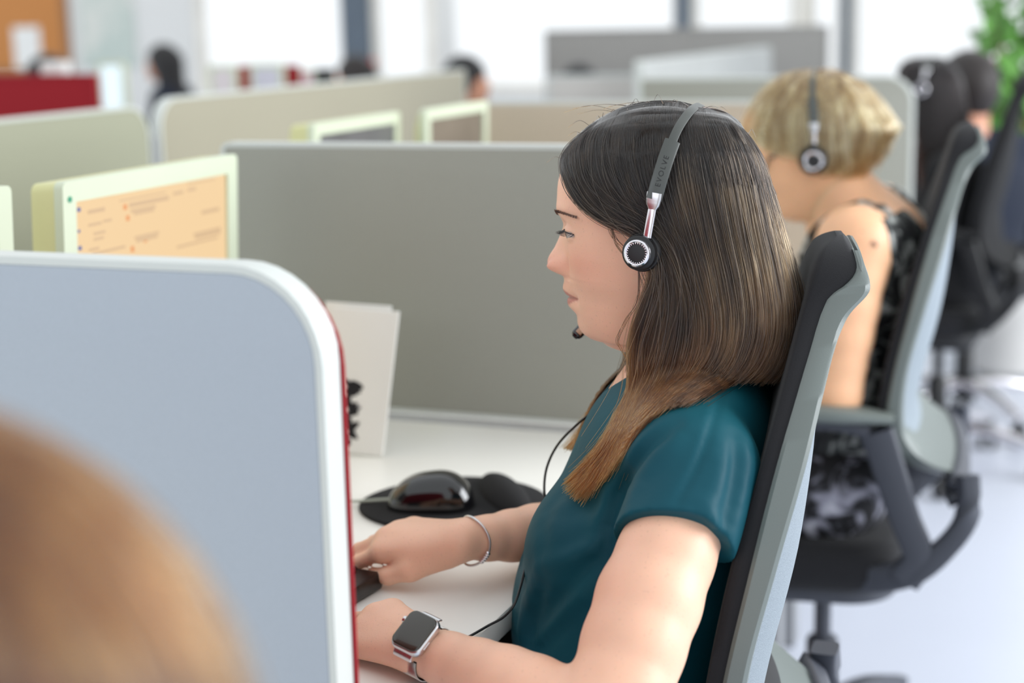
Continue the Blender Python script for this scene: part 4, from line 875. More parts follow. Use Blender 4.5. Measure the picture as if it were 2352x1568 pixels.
allp = np.concatenate([near, loose, far, farlock, np.array(wis)]); M['hair_top'] = hair_mat('dark_crown_hair', [(0, (12, 9, 8)), (1, (15, 11, 9))], .28, light=[(0, (26, 20, 17)), (1, (34, 26, 20))])
M['hair_back'] = hair_mat('brown_back_hair', [(0, (17, 13, 12)), (.3, (21, 16, 13)), (.6, (34, 25, 18)), (.85, (40, 27, 19)), (1, (62, 40, 25))], .3, light=[(0, (26, 20, 17)), (.3, (46, 36, 26)), (.6, (92, 70, 46)), (.85, (92, 64, 40)), (1, (96, 62, 36))])  # lighter golden streaks put the window sheen into the hair colour
bc_ = []
for m_ in (-1, -.6, -.2, .2, .6, 1):                                     # the middle of the back of the head
    bc_.append([hp(np.interp(y, *hx_b.T) - 12 - 12 * m_ * m_ - (16 if m_ < 0 else 0), y + (3 if y > 300 else 0), m_ * .046 * min(1, (y - 236) / 60)) for y in np.linspace(246, 872, 40)])
r7 = np.random.default_rng(19); mid_s = guide_field(bc_, 30)(r7.uniform(0, 1, 6000)); mid_s = mid_s + FM.l * wave(6000, 30, .003, r7) - FM.f * wave(6000, 30, .002, r7)
back_s = np.concatenate([back_s, local_push(mid_s)])
top_s = grow_top(9000, 15)
strands('hair_strands', top_s, M['hair_top'], hair, .00026, .0002)
strands('hair_strands', back_s, M['hair_back'], hair, .00026, .00016)
strands('hair_strands', allp, M['hair_strand'], hair, .00026, .00016)

# ------------------------------------------------------------------ headsets
M['hs_band'] = mk('grey_headset_band', (70, 73, 70), .38, var=.02)
M['hs_pad'] = mk('black_leatherette', (20, 20, 22), .5, var=.1)
M['hs_red'] = mk('dark_red_stripe', (120, 24, 44), .3)
def headset(label, fr, cup, cr, slider, clip, band, group, letters=None, boom=None, tilt=(0, 0, 0)):
    """cup: (px, py, v); band: list of (px, py, v) from the clip to the crown; the far side mirrors the near one"""
    o = thing('headset', label, 'headset', fr.hp(*cup), group); H = lambda t: fr.hp(*t)
    def mir(p): q = fr.to_local(np.asarray(p)[None]); q[:, 1] *= -1; return fr.to_world(q)[0]
    ax_n = unit(fr.l + fr.f * tilt[0] + UZ * tilt[1]); x_ = unit(np.cross(UZ, ax_n)); ax = np.array([x_, np.cross(ax_n, x_), ax_n])
    pts = [H(t) for t in band]; full = catmull(pts + [mir(p) for p in pts[::-1][1:]], 61); n = len(full)
    # wide padded part near the clip on both sides, thin bow over the crown
    tn = np.linspace(0, 1, n); wid = np.where((tn < .24) | (tn > .76), .0138, .0078)
    center = fr.W(fr.loc(cup[0], cup[1], 0)[0], 0, fr.loc(cup[0], cup[1], 0)[1] + .03)
    def ribbon(p, w, th):
        t = np.gradient(p, axis=0); t /= np.linalg.norm(t, axis=1)[:, None]; rr = []
        for i in range(len(p)):
            out = p[i] - center; out -= t[i] * (out @ t[i]); out = unit(out); s_ = np.cross(t[i], out)
            ring = [(-.5, -.5), (-.42, .5), (.42, .5), (.5, -.5)]; rr.append([p[i] + s_ * a * w[i] + out * b * th for a, b in [(-.5, -.5), (-.5, .25), (-.38, .5), (.38, .5), (.5, .25), (.5, -.5)]])
        return MB().rings(rr)
    k = int(n * .24)
    ribbon(full[k - 1:n - k + 1], np.full(n - 2 * k + 2, .0080), .0022).build('headband', M['hs_band'], o, smooth=35)
    for q in (full[:k], full[n - k:]):
        ribbon(q, np.full(len(q), .0140), .0042).build('band_sleeve', M['hs_band'], o, smooth=35)
    for side in (1, -1):
        T = (lambda p: p) if side > 0 else mir
        a, b, c_ = H(slider), H(clip), pts[0]; a, b, c_ = T(a), T(b), T(c_); nx = ax if side > 0 else ax * np.array([[1], [1], [1]]); nrm = ax_n if side > 0 else unit(mir(fr.O + ax_n) - mir(fr.O)); xx = unit(np.cross(UZ, nrm)); A3 = np.array([xx, np.cross(nrm, xx), nrm])
        MB().bar([a, (a + b) / 2, b], .0078, .0036, up=nrm, rnd=.6).build('slider', M['chrome'], o)
        d_ = unit(c_ - b); cl = MB(); cl.bar([b - d_ * .003, b + d_ * .003, b + d_ * .009, b + d_ * .014], [.006, .0125, .0145, .0145], [.003, .0048, .0052, .005], m=10, up=nrm, rnd=.6); cl.build('clip', M['alu'], o)
        C = T(H(cup))
        MB().lathe([(cr * .55, -.010), (cr * .98, -.009), (cr * 1.03, -.006), (cr * .98, -.003), (cr * .8, -.001)], C, 36, ax=A3).build('ear_pad', M['hs_pad'], o)
        MB().lathe([(cr * .86, -.004), (cr * .93, -.001), (cr * .90, .004), (cr * .70, .0065), (cr * .2, .0068)], C, 40, ax=A3).build('ear_cup', M['black_plastic'], o)
        MB().lathe([(cr * .52, .006), (cr * .54, .0088), (cr * .62, .0098), (cr * .70, .0088), (cr * .74, .005)], C, 44, ax=A3).build('cup_ring', M['chrome'], o)
        mb = MB(); mb.lathe([(cr * .55, .006), (cr * .55, .0078), (cr * .45, .0082), (cr * .05, .0082)], C, 40, ax=A3, mi=0)
        for q in np.linspace(0, 2 * math.pi, 26, endpoint=False):
            mb.box(C + (math.cos(q) * A3[0] + math.sin(q) * A3[1]) * cr * .52 + A3[2] * .0086, (cr * .10, cr * .05, .0012), .0002, ax=np.array([math.cos(q) * A3[0] + math.sin(q) * A3[1], -math.sin(q) * A3[0] + math.cos(q) * A3[1], A3[2]]), mi=1)
        mb.build('cup_disc', [M['hs_pad'], M['chrome']], o)
        MB().bar([a + (C - a) * .0, C + (a - C) * .62], .011, .005, up=nrm, rnd=.6).build('yoke', M['black_plastic'], o)
    if letters:                                                    # raised dark lettering along the near sleeve
        txt, f0, f1, hgt = letters; cu = bpy.data.curves.new('lettering', 'FONT'); cu.body = txt; cu.size = hgt; cu.align_x = 'CENTER'; cu.align_y = 'CENTER'; cu.space_character = 1.3
        lo = bpy.data.objects.new('lettering_source', cu); me = bpy.data.meshes.new_from_object(lo); bpy.data.objects.remove(lo); co = np.array([v.co[:] for v in me.vertices]); fc = [tuple(p.vertices) for p in me.polygons]
        dn = catmull(full, 400); L0 = np.concatenate([[0], np.cumsum(np.linalg.norm(np.diff(dn, axis=0), axis=1))]); half_ = (co[:, 0].max() - co[:, 0].min()) / 2; mid_ = L0[int(len(dn) * (f0 + f1) / 2)]
        tg = np.gradient(dn, axis=0); tg /= np.linalg.norm(tg, axis=1)[:, None]; vv = []
        for x, y, z in co:
            i = int(np.clip(np.searchsorted(L0, mid_ + x), 0, len(dn) - 1)); out = dn[i] - center; out = unit(out - tg[i] * (out @ tg[i])); sd = np.cross(out, tg[i]); vv.append(dn[i] + out * .00225 + sd * y)
        MB().add(vv, fc).build('lettering', M['black_plastic'], o, smooth=0)
    if boom:
        bp_ = [mir(H(cup))] + [H(t) for t in boom]; MB().tube(bp_, [.0022, .0018, .0016], 10, m=24).build('microphone_boom', M['black_plastic'], o)
        a, b = bp_[-1], bp_[-1] + unit(bp_[-1] - bp_[-2]) * .006; d_ = unit(b - a)
        MB().bar([a - d_ * .030, a - d_ * .014, a, a + d_ * .0035], [.009, .0115, .0115, .006], [.006, .009, .009, .005], m=12, up=fr.l, rnd=.8).build('microphone', M['black_gloss'], o)
        MB().bar([a - d_ * .026 + fr.l * .0046, a - d_ * .003 + fr.l * .0048], .0066, .0016, up=fr.l, rnd=.7).build('microphone_plate', M['alu'], o)
    return o
GH = 'headsets with silver ringed ear cups'
headset('headset on the woman in teal, grey band lettered and one boom microphone', FM, (1470, 580, .098), .0172, (1487, 545, .0985), (1499, 478, .098), [(1502, 458, .098), (1517, 405, .0955), (1533, 355, .0885), (1552, 306, .0755), (1570, 275, .058), (1588, 253, .036), (1602, 244, .0)], GH,
        letters=('EVOLVE', .07, .13, .0066), tilt=(.20, .06), boom=[(1440, 700, -.062), (1385, 752, -.05), (1340, 752, -.036), (1325, 768, -.03)])
cord = MB(); cord.tube([(hp(*t) if t[2] < .5 else at_z(t[0], t[1], ZD + .003)) for t in [(1490, 760, .03), (1470, 800, .02), (1446, 848, .008), (1425, 885, .0), (1380, 930, -.01), (1325, 975, -.02), (1282, 1020, -.03), (1257, 1070, -.035), (1250, 1122, -.035), (1256, 1180, -.02), (1226, 1250, .03), (1209, 1296, .085), (1197, 1342, .10), (1181, 1388, .115), (1156, 1417, .12), (1122, 1436, 1), (1082, 1459, 1), (1050, 1474, 1), (1010, 1480, 1)]], .00125, 8, m=120)
tag(cord.build('audio_cable', M['black_plastic']), 'thin black headset cord looping down over the teal blouse to the lap', 'cable')
# ------------------------------------------------------------------ watch and bracelet
arm = unit(FM.to_world((el - wr)[None])[0] - FM.to_world(np.zeros((1, 3)))[0]); wrw = FM.to_world(wr[None])[0]
wc = wrw + arm * .004
nr_ = -.62 * _f + .72 * UZ - .25 * _R; nr_ = unit(nr_ - arm * (nr_ @ arm)); la = np.cross(nr_, arm); wax = np.array([arm, la, nr_])
watch = thing('wristwatch', 'silver smart watch with black square face and mesh band on the near wrist', 'watch', wc)
WR = .0214
def wl(a, b, c): return wc + arm * a + la * b + nr_ * c
top = WR + .001
MB().prism(roundrect(-.0165, .0165, -.0192, .0192, .0085, 8), lambda a, b, t: wl(a, b, top + t), 0, .0088, .003).build('case', M['alu'], watch, smooth=60)
sc = MB().prism(roundrect(-.0150, .0150, -.0177, .0177, .0072, 8), lambda a, b, t: wl(a, b, top + t), .0070, .0106, .0016).build('glass', mk('dark_watch_glass', (50, 48, 40), .2, coat=.4, var=.02), watch, smooth=60)
MB().lathe([(.0030, 0), (.0034, .0006), (.0034, .0024), (.0026, .0031)], wl(-.0164, .007, top + .0045), 20, ax=np.array([la, nr_, -arm])).build('crown', M['alu'], watch)
MB().bar([wl(.0166, -.010, top + .0045), wl(.0166, -.002, top + .0045)], .002, .0012, up=arm).build('side_button', M['alu'], watch)
mbm = NT('milanese_mesh'); wv = mbm.n('ShaderNodeTexWave'); wv.inputs['Scale'].default_value = 160; wv.bands_direction = 'X'; cm_ = mbm.n('ShaderNodeUVMap'); mbm.b.inputs['Metallic'].default_value = 1; mbm.b.inputs['Roughness'].default_value = .32; mbm.b.inputs['Base Color'].default_value = (.62, .60, .57, 1)
M['milanese'] = mbm.m
for s_ in (1, -1): MB().bar([wl(0, .0180 * s_, top + .0035), wl(0, .0208 * s_, top + .0018), wl(0, .0226 * s_, top - .0005)], .020, .0022, m=8, up=nr_, rnd=.4).build('lug', M['alu'], watch)
band = MB(); NB = 110
for i in range(NB):                                                 # woven band: fine ribs wrapped round the wrist
    a0 = math.radians(52) + (2 * math.pi - math.radians(104)) * i / (NB - 1) + math.pi / 2
    c, s_ = math.cos(a0), math.sin(a0); rx, rz = .0246, WR + .0012
    p = wl(0, rx * c, rz * s_); tg = unit(-rx * s_ * la + rz * c * nr_); ou = unit(np.cross(arm, tg)); band.box(p, (.0195, .00055, .0012), .0003, ax=np.array([arm, tg, ou]), seg=1)
rr = []
for a0 in np.linspace(math.radians(48), 2 * math.pi - math.radians(48), 60) + math.pi / 2:
    c, s_ = math.cos(a0), math.sin(a0); p = wl(0, .0236 * c, (WR - .0002) * s_); rr.append([p + arm * x * .0096 + unit(p - wc) * y for x, y in ((-1, 0), (1, 0), (1, .0006), (-1, .0006))])
band.rings(rr, mi=1); band.build('mesh_band', [M['milanese'], M['black_plastic']], watch)  # black inner ring stands in for the shade between the ribs
bx = unit(FM.to_world((elF - wrF)[None])[0] - FM.to_world(np.zeros((1, 3)))[0]); bc = FM.to_world(wrF[None])[0] + bx * .012
br = thing('bracelet', 'thin silver bangle with small charms on the far wrist', 'bracelet', bc)
b1 = unit(np.cross(bx, UZ)); b2 = np.cross(b1, bx); RB = .0245
ringp = [bc + RB * (math.cos(t) * b1 + math.sin(t) * b2) + bx * .004 * math.cos(t * 2) - UZ * .001 for t in np.linspace(0, 2 * math.pi, 60)]
MB().tube(ringp, .0013, 10).build('bangle', M['alu'], br)
cs_ = [ringp[i] for i in np.argsort([abs(math.atan2((p - bc) @ b2, (p - bc) @ (b1 * np.sign(b1 @ -_f))) + .55) for p in ringp])[:5]]
for p in cs_: MB().ball(p, .0027, 12, 8).build('charm', M['chrome'], br)
# ------------------------------------------------------------------ things on the desk
def desk_prism(outline, z0, z1, bev, name, mat, label, cat, **kw):
    return tag(MB().prism(outline, lambda a, b, t: L(a, b, t), z0, z1, bev).build(name, mat, smooth=50), label, cat, **kw)
pc = (-.735, 1.665); ot = []
for t in np.linspace(0, 2 * math.pi, 48, endpoint=False): ot.append((pc[0] + .105 * math.cos(t) * (1 + .08 * math.sin(2 * t)), pc[1] + .105 * math.sin(t)))
pad = thing('mouse_pad', 'round black mouse pad with a raised wrist rest beside the far hand', 'mouse pad', L(*pc, ZD))
MB().prism(ot, lambda a, b, t: L(a, b, t), ZD + .0005, ZD + .005, .001).build('pad', M['black_cloth'], pad, smooth=50)
MB().ball(L(pc[0] + .052, pc[1] + .035, ZD + .004), (.046, .075, .020), 28, 14, ax=np.array([E2 * -.45 - E1 * .9, E2 * .9 - E1 * -.45, UZ])).build('wrist_rest', M['black_cloth'], pad)
mc = np.array([-.752, 1.640]); ms = thing('computer_mouse', 'glossy black computer mouse on the round black pad', 'computer mouse', L(*mc, ZD + .005))
mdir = unit(E1 * .96 - E2 * .25); msd = np.cross(UZ, mdir); mb = MB(); rr = []
for x in np.linspace(-.999, .999, 26):
    w_ = .033 * (1 - abs(x) ** 3.2) ** .45 * (1 - .06 * x); h_ = .040 * (1 - abs(x) ** 2.6) ** .62 * (1 - .16 * x); ring = []
    for t in np.linspace(0, 2 * math.pi, 28, endpoint=False):
        c, s_ = math.cos(t), math.sin(t); ring.append(L(*mc, ZD + .0055) + mdir * x * .052 + msd * w_ * np.sign(c) * abs(c) ** .8 + UZ * (h_ * (abs(s_) ** .75) if s_ > 0 else -.0002))
    rr.append(ring)
mb.rings(rr); mb.build('shell', M['black_gloss'], ms, smooth=80)
tag(MB().tube([L(*mc, ZD + .012) + mdir * .050, L(*mc, ZD + .006) + mdir * .10 - msd * .01, L(-.93, 1.62, ZD + .003), L(-1.02, 1.60, ZD + .003), L(-1.10, 1.63, ZD + .003)], .0018, 8, m=30).build('mouse_cable', mk('pale_grey_cable', (176, 184, 170), .5)), 'pale thin cable running from the black mouse along the desk', 'cable')
kb = thing('keyboard', 'black keyboard under the hands of the woman in teal', 'keyboard', L(-.77, 1.24, ZD))
KA = math.radians(7); KX = np.array([E2 * math.cos(KA) - E1 * math.sin(KA), E1 * math.cos(KA) + E2 * math.sin(KA), UZ])
MB().box(L(-.785, 1.190, ZD + .010), (.405, .145, .018), .004, ax=KX).build('keyboard_body', M['black_plastic'], kb)
rk = np.random.default_rng(3)
for r_ in range(5):
    for c_ in range(19):
        p = L(-.785, 1.190, ZD + .0215) + KX[0] * (-.19 + .0205 * c_ + .005) + KX[1] * (-.044 + .0205 * r_ + .004); MB().box(p, (.0175, .0175, .006), .002, ax=KX, seg=1).build('key', M['black_plastic'], kb)
# white paper holder with a dark print, standing by the grey screen
ph = thing('paper_folder', 'white folder of paper with a black print standing upright by the grey screen', 'folder', L(-1.0, 1.83, ZD))
A_, B_, C_, D_ = [at_plane(x, y, L(-1.0, 1.83, ZD), E2) for x, y in ((748, 711), (902, 722), (878, 1032), (748, 1020))]
ax2 = lambda p: (float(-p @ E1), float(p[2]))
q4 = [ax2(p) for p in (A_, B_, C_, D_)]; q4[2] = (q4[2][0], ZD + .002); q4[3] = (q4[3][0], ZD + .002)
for i, (dn, dx, dz) in enumerate([(0, 0, 0), (.014, -.018, .004), (.020, -.034, -.006)]): MB().prism([(a + dx, b + (dz if b > .8 else 0)) for a, b in q4], lambda a, b, t: L(a, 1.83 + dn + t + (b - ZD) * .10, b), 0, .003, .0008).build('sheet', M['paper'], ph, smooth=0)
pr = MB(); rp = np.random.default_rng(9)
for i in range(34):
    x, y = 796 + 13 * math.sin(i * .55) + rp.normal() * 7, 884 + i * 4.1; p = at_plane(x, y, L(-1.0, 1.8285, ZD), E2); c, z = ax2(p); off = (z - ZD) * .10 - .0006; ra, rb = rp.uniform(.005, .011), rp.uniform(.002, .005)
    th_ = rp.uniform(0, 3); pr.prism([(c + ra * math.cos(t) * math.cos(th_) - rb * math.sin(t) * math.sin(th_), z + ra * math.cos(t) * math.sin(th_) + rb * math.sin(t) * math.cos(th_)) for t in np.linspace(0, 2 * math.pi, 14, endpoint=False)], lambda a, b, t: L(a, 1.83 + off + t, b), 0, .0004)
pr.build('print', M['ink'], ph, smooth=0)

# ------------------------------------------------------------------ other people
def turn_head(c0, c1, pitch, scale, side=1):
    """the traced head, pitched and placed in another frame: c0 its ear in its own frame, c1 where the ear goes"""
    q = (hv - c0) * scale; a = math.radians(pitch); u, z = q[:, 0].copy(), q[:, 2].copy(); q[:, 0] = u * math.cos(a) + z * math.sin(a); q[:, 2] = -u * math.sin(a) + z * math.cos(a); return q + c1
EAR = np.array([*FM.loc(1471, 588, 0), 0])[[0, 2, 1]]
def fold_noise(S, n, lo, hi, amp, w, seed):
    r = np.random.default_rng(seed)
    for _ in range(n): p = r.uniform(lo, hi); d = r.normal(size=3) * np.array([.05, .03, .07]); S.fold([p - d, p, p + d], amp * r.choice([-1, 1]), w, 8)
# ---- the blonde woman
WB = FB.W; hb = FB.hp
def lb(*t): return FB.to_local(hb(*t)[None])[0]
blonde = thing('person', 'blonde woman with short bob, glasses and headset, bare arm, black patterned top', 'person', WB(0, 0, 0))
M['skin_tan'] = skin_mat('tanned_skin', (238, 186, 146))
ear = lb(1868, 368, 0); bh = turn_head(EAR, ear + V(.020, 0, -.006), 12, 1.03)
bsh = lb(1958, 560, .165); bel = lb(1908, 905, .20); bwr = lb(1640, 860, .10)
Sb = SDF(FB, (-.26, -.26, .50), (.50, .34, 1.08), .005)
def btorso(S, g):
    c1 = lb(2030, 640, 0); c2 = lb(1975, 900, 0)
    S.ell(c1 + V(.028, 0, 0), (.105 + g, .16 + g, .13 + g), .03); S.ell(c2 + V(.050, 0, -.02), (.120 + g, .165 + g, .16 + g), .04)
    for s_ in (1, -1): S.cone(lb(2040, 545, 0) + V(0, .05 * s_, 0), V(bsh[0], bsh[1] * s_, bsh[2]) - V(.01, .01 * s_, -.002), .05 + g, .052 + g, .04); S.ell(c1 + V(.085, .07 * s_, -.05), (.07 + g, .07 + g, .07 + g), .03)
btorso(Sb, -.006); Sb.cone(lb(1935, 450, 0), lb(2020, 545, 0), .056, .066, .03); Sb.cone(lb(1900, 420, 0), lb(1965, 560, 0), .05, .06, .03)
for s_ in (1, -1):
    a, e, w_ = (V(p[0], p[1] * s_, p[2]) for p in (bsh, bel, bwr)); e = e if s_ > 0 else e + V(.05, 0, 0)
    Sb.chain([a, a * .5 + e * .5, e], [.055, .053, .043], .03, 6); Sb.chain([e, e * .5 + w_ * .5, w_], [.043, .038, .024], .02, 6); hand(Sb, w_, (1, -.1 * s_, -.12), (0, .3 * s_, .95), 1 * s_, 1.0, .4)
Sb.build('body', M['skin_tan'], blonde, extra=(bh, hf), attr=lambda p: np.tile([0, 0, 0, 1.0], (len(p), 1)))
k = NT('black_and_white_floral_cloth'); vo = k.n('ShaderNodeTexNoise'); vo.inputs['Scale'].default_value = 26; vo.inputs['Detail'].default_value = 4; vo.inputs['Distortion'].default_value = 1.2; k.l(k.coord(), vo.inputs[0])
k.l(k.ramp(vo.outputs[0], [(.47, lin((16, 16, 18))), (.53, lin((70, 74, 72))), (.62, lin((170, 172, 168)))]), k.b.inputs['Base Color']); k.b.inputs['Roughness'].default_value = .8; M['floral'] = k.m
k = NT('black_skirt_with_white_flowers'); vo = k.n('ShaderNodeTexNoise'); vo.inputs['Scale'].default_value = 14; vo.inputs['Detail'].default_value = 5; vo.inputs['Distortion'].default_value = 2; k.l(k.coord(), vo.inputs[0])
k.l(k.ramp(vo.outputs[0], [(.50, lin((18, 18, 22))), (.60, lin((150, 150, 164))), (.75, lin((220, 220, 228)))]), k.b.inputs['Base Color']); k.b.inputs['Roughness'].default_value = .8; M['floral_skirt'] = k.m
Bb = SDF(FB, (-.26, -.25, .52), (.30, .25, 1.0), .005); btorso(Bb, .004)
Bb.cone(lb(1880, 400, 0), lb(2000, 540, 0), .075, .075, .01, 'sub'); Bb.cone(lb(2000, 440, .0), lb(2060, 520, 0), .06, .06, .01, 'sub')
for s_ in (1, -1): a = V(bsh[0] + .012, (bsh[1] + .045) * s_, bsh[2] - .01); e = V(bel[0], (bel[1] + .05) * s_, bel[2]); Bb.cone(a, a * .6 + e * .4, .060, .058, .006, 'sub')
Bb.build('sleeveless_top', M['floral'], blonde)
for s_ in (1, -1):
    sp_ = catmull([lb(*t) for t in [(2085, 600, .11), (2062, 530, .12), (2010, 486, .125), (1950, 478, .125), (1890, 515, .11), (1850, 590, .08)]], 16); sp_[:, 1] *= s_
    for _ in range(40):
        m_ = Sb.sample(sp_) < .004; sp_[m_, 2] += .002; sp_[m_, 1] += .0008 * s_
    st = MB(); st.bar(FB.to_world(sp_), .030, .010, m=28, up=UZ, rnd=.6)
    st.build('shoulder_strap', M['floral'], blonde)
Kb = SDF(FB, (-.22, -.26, .36), (.58, .26, .78), .007); Kb.ell(lb(1930, 1090, 0) + V(.045, 0, 0), (.13, .17, .11), .03)
for s_ in (1, -1): Kb.chain([V(-.02, .09 * s_, .56), V(.22, .10 * s_, .57), V(.42, .10 * s_, .55)], [.10, .09, .07], .04, 6); Kb.cone((.42, .10 * s_, .55), (.43, .11 * s_, .40), .068, .07, .02)
Kb.build('skirt', M['floral_skirt'], blonde)
Ls = SDF(FB, (.25, -.2, .0), (.65, .2, .46), .008)
for s_ in (1, -1): Ls.cone((.43, .10 * s_, .44), (.42, .10 * s_, .07), .05, .034, .01); Ls.cone((.41, .10 * s_, .035), (.55, .11 * s_, .025), .032, .024, .02)
Ls.build('legs', M['skin_tan'], blonde, attr=lambda p: np.tile([0, 0, 0, 1.0], (len(p), 1)))
# tattoo on the upper arm: a few dark lines just off the skin
tm = mk('faded_tattoo_ink', (150, 112, 92), .6); tt = MB(); rt = np.random.default_rng(4)
for i in range(5):
    x, y = 1985 + rt.normal() * 12, 535 + i * 13; q = np.array([FB.to_local(hb(x + dx, y + dy, .21)[None])[0] for dx, dy in ((-9, 6), (0, -5), (9, 5))])
    for _ in range(60):
        d = Sb.sample(q); m = d > .0045
        if not m.any(): break
        q[m, 1] -= .002
    tt.tube(FB.to_world(q), .0026, 6, m=8)
tt.build('tattoo', tm, blonde)
# hair
def hair_volume(fr, wt, ft, bt):
    wt, ft, bt = map(np.array, (wt, ft, bt))
    def f(px, py, k=1.0):
        w_ = np.interp(py, *wt.T) * k; a, b = np.interp(py, *ft.T), np.interp(py, *bt.T); x = np.clip((px - (a + b) / 2) / ((b - a) / 2), -1, 1); return w_ * (1 - abs(x) ** 2.4) ** (1 / 2.4)
    return f
def simple_hair(fr, vol, guides, n, m, seed, jit=.006, depth=.012, both=True, lenr=(.88, 1.0)):
    r = np.random.default_rng(seed); f = guide_field([[fr.hp(x, y, vol(x, y)) for x, y in catmull(g, 50)] for g in guides], m); p = f(r.uniform(0, 1, n)); t = np.linspace(0, 1, m)[None, :, None]
    T = np.gradient(p, axis=1); T /= np.linalg.norm(T, axis=2, keepdims=True) + 1e-9; p = p + np.cross(T, fr.l) * wave(n, m, jit, r) * np.minimum(1, t * 4) - fr.l * r.uniform(0, depth, (n, 1, 1)) * np.clip(t * 2, .02, 1)
    if not both: return p
    q = fr.to_local(p.reshape(-1, 3)); q[:, 1] *= -1; return np.concatenate([p, fr.to_world(q).reshape(p.shape)])
def hair_shell(fr, vol, rows, name, mat, parent, k=.86):
    """rows: (py, front px, back px)"""
    mb = MB(); rr = []
    for py, xf, xb in rows:
        o_ = [FM_.copy() for FM_ in [fr.to_local(fr.hp(xf + (xb - xf) * (.5 - .5 * math.cos(q * math.pi)), py, vol(xf + (xb - xf) * (.5 - .5 * math.cos(q * math.pi)), py, k))[None])[0] for q in np.linspace(0, 1, 22)]]
        rr.append(fr.to_world(np.array(o_ + [V(a[0], -a[1], a[2]) for a in o_[::-1][1:-1]])))
    mb.rings(rr); return mb.build(name, mat, parent, smooth=180)
bvol = hair_volume(FB, [(154, 0), (160, .02), (175, .045), (205, .068), (250, .084), (300, .09), (350, .088), (400, .075), (430, .05)], [(154, 1840), (165, 1800), (200, 1745), (250, 1715), (300, 1700), (350, 1700), (430, 1800)], [(154, 1890), (165, 1930), (200, 1970), (240, 2005), (270, 2032), (296, 2062), (330, 2036), (370, 2006), (410, 1965), (430, 1940)])
M['blonde_under'] = hair_under_mat('dark_blonde_hair_mass', (118, 96, 64))
bhair = hair_shell(FB, bvol, [(158, 1850, 1890), (170, 1805, 1930), (190, 1765, 1955), (220, 1735, 1980), (250, 1722, 2005), (280, 1715, 2030), (300, 1722, 2040), (325, 1760, 2025), (345, 1830, 2008), (370, 1868, 1990), (395, 1884, 1965), (410, 1900, 1950)], 'hair', M['blonde_under'], blonde)
bg_ = [[(1868, 158), (1800, 178), (1745, 225), (1716, 275), (1712, 300), (1722, 312)], [(1872, 158), (1815, 185), (1768, 235), (1742, 290), (1755, 325), (1785, 340)], [(1876, 158), (1830, 190), (1795, 245), (1780, 300), (1806, 335), (1840, 350)], [(1880, 158), (1845, 195), (1825, 255), (1820, 310), (1840, 345), (1862, 365)], [(1884, 158), (1865, 205), (1858, 270), (1862, 330), (1876, 375), (1890, 392)], [(1888, 158), (1890, 210), (1895, 280), (1900, 340), (1908, 385), (1916, 402)], [(1892, 158), (1915, 210), (1928, 280), (1935, 340), (1938, 385), (1936, 408)], [(1896, 158), (1935, 205), (1958, 270), (1970, 330), (1965, 380), (1955, 405)], [(1900, 158), (1950, 200), (1985, 260), (2002, 315), (1995, 365), (1975, 395)], [(1904, 159), (1960, 196), (2005, 248), (2034, 295), (2026, 330), (2004, 365)], [(1908, 160), (1968, 196), (2015, 242), (2048, 282), (2058, 300), (2040, 322)]]
M['blonde_strand'] = hair_mat('streaked_blonde_hair', [(0, (70, 50, 33)), (.4, (106, 82, 52)), (1, (132, 106, 68))], .35, light=[(0, (160, 128, 84)), (.5, (206, 180, 128)), (1, (224, 204, 158))])
strands('hair_strands', simple_hair(FB, bvol, bg_, 5200, 20, 21), M['blonde_strand'], bhair, .0006, .0003)
gl = thing('eyeglasses', 'dark-framed glasses on the face of the blonde woman', 'glasses', hb(1768, 362, .06))
for s_ in (1, -1):
    tp = [FB.to_world((lb(*t) * V(1, s_, 1))[None])[0] for t in [(1846, 346, .080), (1815, 340, .079), (1785, 352, .072), (1772, 362, .066)]]; MB().tube(tp, .0026, 8, m=12).build('temple', M['black_plastic'], gl)
    c_ = FB.to_world((lb(1757, 370, .036) * V(1, s_, 1))[None])[0]; MB().tube([c_ + FB.l * .027 * math.cos(t) * s_ + (UZ * .95 - FB.f * .25) * .019 * math.sin(t) + FB.f * -.008 * (math.cos(t) > 0) * math.cos(t) for t in np.linspace(0, 2 * math.pi, 30)], .0018, 8).build('lens_rim', M['black_plastic'], gl)
headset('headset on the blonde woman, its silver ear cup beside her cheek', FB, (1868, 369, .096), .0215, (1869, 330, .098), (1869, 303, .098), [(1869, 292, .098), (1868, 262, .094), (1866, 232, .085), (1866, 200, .066), (1868, 172, .038), (1870, 156, .0)], GH, tilt=(-.15, .0))

# ---- black-haired woman beyond the blonde one
M['black_hair'] = hair_under_mat('black_hair_mass', (15, 12, 13)); M['black_strand'] = hair_mat('black_brown_hair', [(0, (16, 12, 13)), (.6, (22, 16, 16)), (1, (60, 36, 26))], .35)
M['skin_mid'] = skin_mat('light_brown_skin', (206, 150, 122)); M['black_top'] = mk('black_jersey', (15, 15, 18), .85, var=.15)
zero = lambda p: np.tile([0, 0, 0, 1.0], (len(p), 1))
def lk(*t): return FK.to_local(FK.hp(*t)[None])[0]
dark = thing('person', 'black-haired woman in black top with headset, seated beyond the blonde woman', 'person', FK.W(0, 0, 0))
khd = turn_head(EAR, lk(2128, 248, 0), 6, .98); Sk = SDF(FK, (-.25, -.26, .55), (.50, .30, 1.10), .007)
ks = lk(2175, 400, .16); ke = lk(2140, 560, .20); kw = lk(2020, 520, .12)
Sk.cone(lk(2150, 300, 0), lk(2175, 390, 0), .05, .06, .03)
for s_ in (1, -1):
    a, e, w_ = (V(p[0], p[1] * s_, p[2]) for p in (ks, ke, kw)); Sk.chain([a, e], [.05, .042], .02, 5); Sk.chain([e, w_], [.041, .025], .02, 5); hand(Sk, w_, (1, 0, -.1), (0, 0, 1), s_, 1.0, .4)
